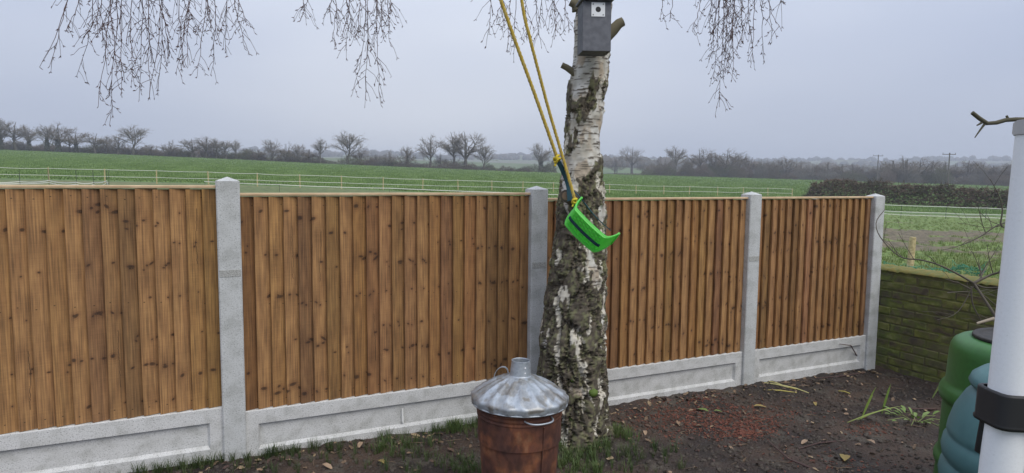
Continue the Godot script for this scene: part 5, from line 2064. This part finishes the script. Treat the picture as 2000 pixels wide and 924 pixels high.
	while x < 2080.0:
		var near := x > 1715
		for j in 2:
			if near: dark += 1
			else: misty += 1
			var said := "dark undergrowth thicket, %s of the wood behind the poles" % ordinal(dark) if near else "grey brown undergrowth thicket, %s of the misty wood" % ordinal(misty)
			thicket(x + rng.randf_range(-8, 8), (258.0 if near else 292.0) + j * 9.0 + rng.randf_range(-3, 3), rng.randf_range(2.6, 6.8), thick[rng.randi() % 3], said, "undergrowth of the dark wood" if near else "undergrowth of the misty wood")
		x += rng.randf_range(15, 22)
	# woods on the far hills, one mass
	var lumps := Shape.new()
	var prof := []
	for k in 7:
		var q := -0.5 + (PI / 2 + 0.5) * k / 6.0
		prof.append(Vector2(maxf(cos(q), 0.02), sin(q)))
	var f := FastNoiseLite.new()
	f.seed = 90
	f.frequency = 2.2
	f.fractal_octaves = 3
	lumps.lathe(prof, 14, func(v: Vector3, _a: float, _p: Vector2) -> Vector3: return v * (1.0 + 0.5 * f.get_noise_3dv(v)))
	var where := []
	for k in 2600:
		var dd: float = [620.0, 760.0, 1150.0, 1480.0, 1560.0, 1620.0][k % 6] + rng.randf_range(-40, 40)
		var px := rng.randf_range(-500, 2500)
		if k % 6 < 2:
			px = rng.randf_range(1090, 2500)
			if absf(f.get_noise_1d(px * 0.004 + k % 6)) < 0.12: continue
		var p := on_land(px, dd)
		p.y += 1.0
		where.append([p, Color(0.07, 0.07, 0.055).lerp(Color(0.1, 0.085, 0.07), rng.randf())])
	tag(scatter("far_woods", lumps.mesh(), M.far_wood, where, 4.0, 9.0, false), "distant bluish woods covering the hills along the horizon", "woods", "", "stuff")

func ordinal(n: int) -> String:
	var last: String = "th" if n % 100 in [11, 12, 13] else ["th", "st", "nd", "rd", "th", "th", "th", "th", "th", "th"][n % 10]
	return "%d%s" % [n, last]

func plant_tree(px: float, top: float, wide: float, d: float, model: Array, ivy: Mesh, label: String, group: String, twig: Material) -> void:
	var p := on_land(px, d)
	var h := at(px, top, d).y - p.y
	var o := thing("bare_tree", p - Vector3(0, 0.2, 0), label, "tree", group)
	var box: AABB = (model[1] as Mesh).get_aabb()
	var sx := 1.3 * (wide / F * d) / ((box.size.x + box.size.z) * 0.5)
	o.rotation.y = rng.randf() * TAU
	var k := Vector3(sx, (h + 0.2) / box.end.y, sx)
	var t := put("trunk", model[0], M.tree_bark, o)
	t.scale = k
	var c := put("crown", model[1], twig, o)
	c.scale = k
	if ivy != null:
		var i := put("ivy", ivy, M.ivy, o)
		i.scale = Vector3.ONE * (h / 10.0)

func thicket(px: float, d: float, h: float, m: Mesh, label: String, group: String) -> void:
	var p := on_land(px, d)
	var o := put("thicket", m, M.bush_twigs[rng.randi() % 4])
	o.position = p - Vector3(0, 0.3, 0)
	o.rotation.y = rng.randf() * TAU
	o.scale = Vector3(1.25, h / 3.0, 1.25)
	tag(o, label, "hedge", group)

# ----------------------------------------------------------------

func _ready() -> void:
	rng.seed = 1234
	soil_noise.seed = 2
	soil_noise.frequency = 1.6
	build_sky_and_sun()
	make_materials()
	M.shrub = mat(Color(0.1, 0.085, 0.065), 0.85)
	M.far_wood = mat(Color(1, 1, 1), 0.95, true)
	build_soil()
	build_land()
	build_fence()
	build_wall()
	build_birch()
	build_nest_box()
	build_swing()
	build_bin()
	build_composters()
	build_pole()
	build_shrub()
	build_near_beyond()
	build_trees()
	rng.seed = 777
	build_litter()
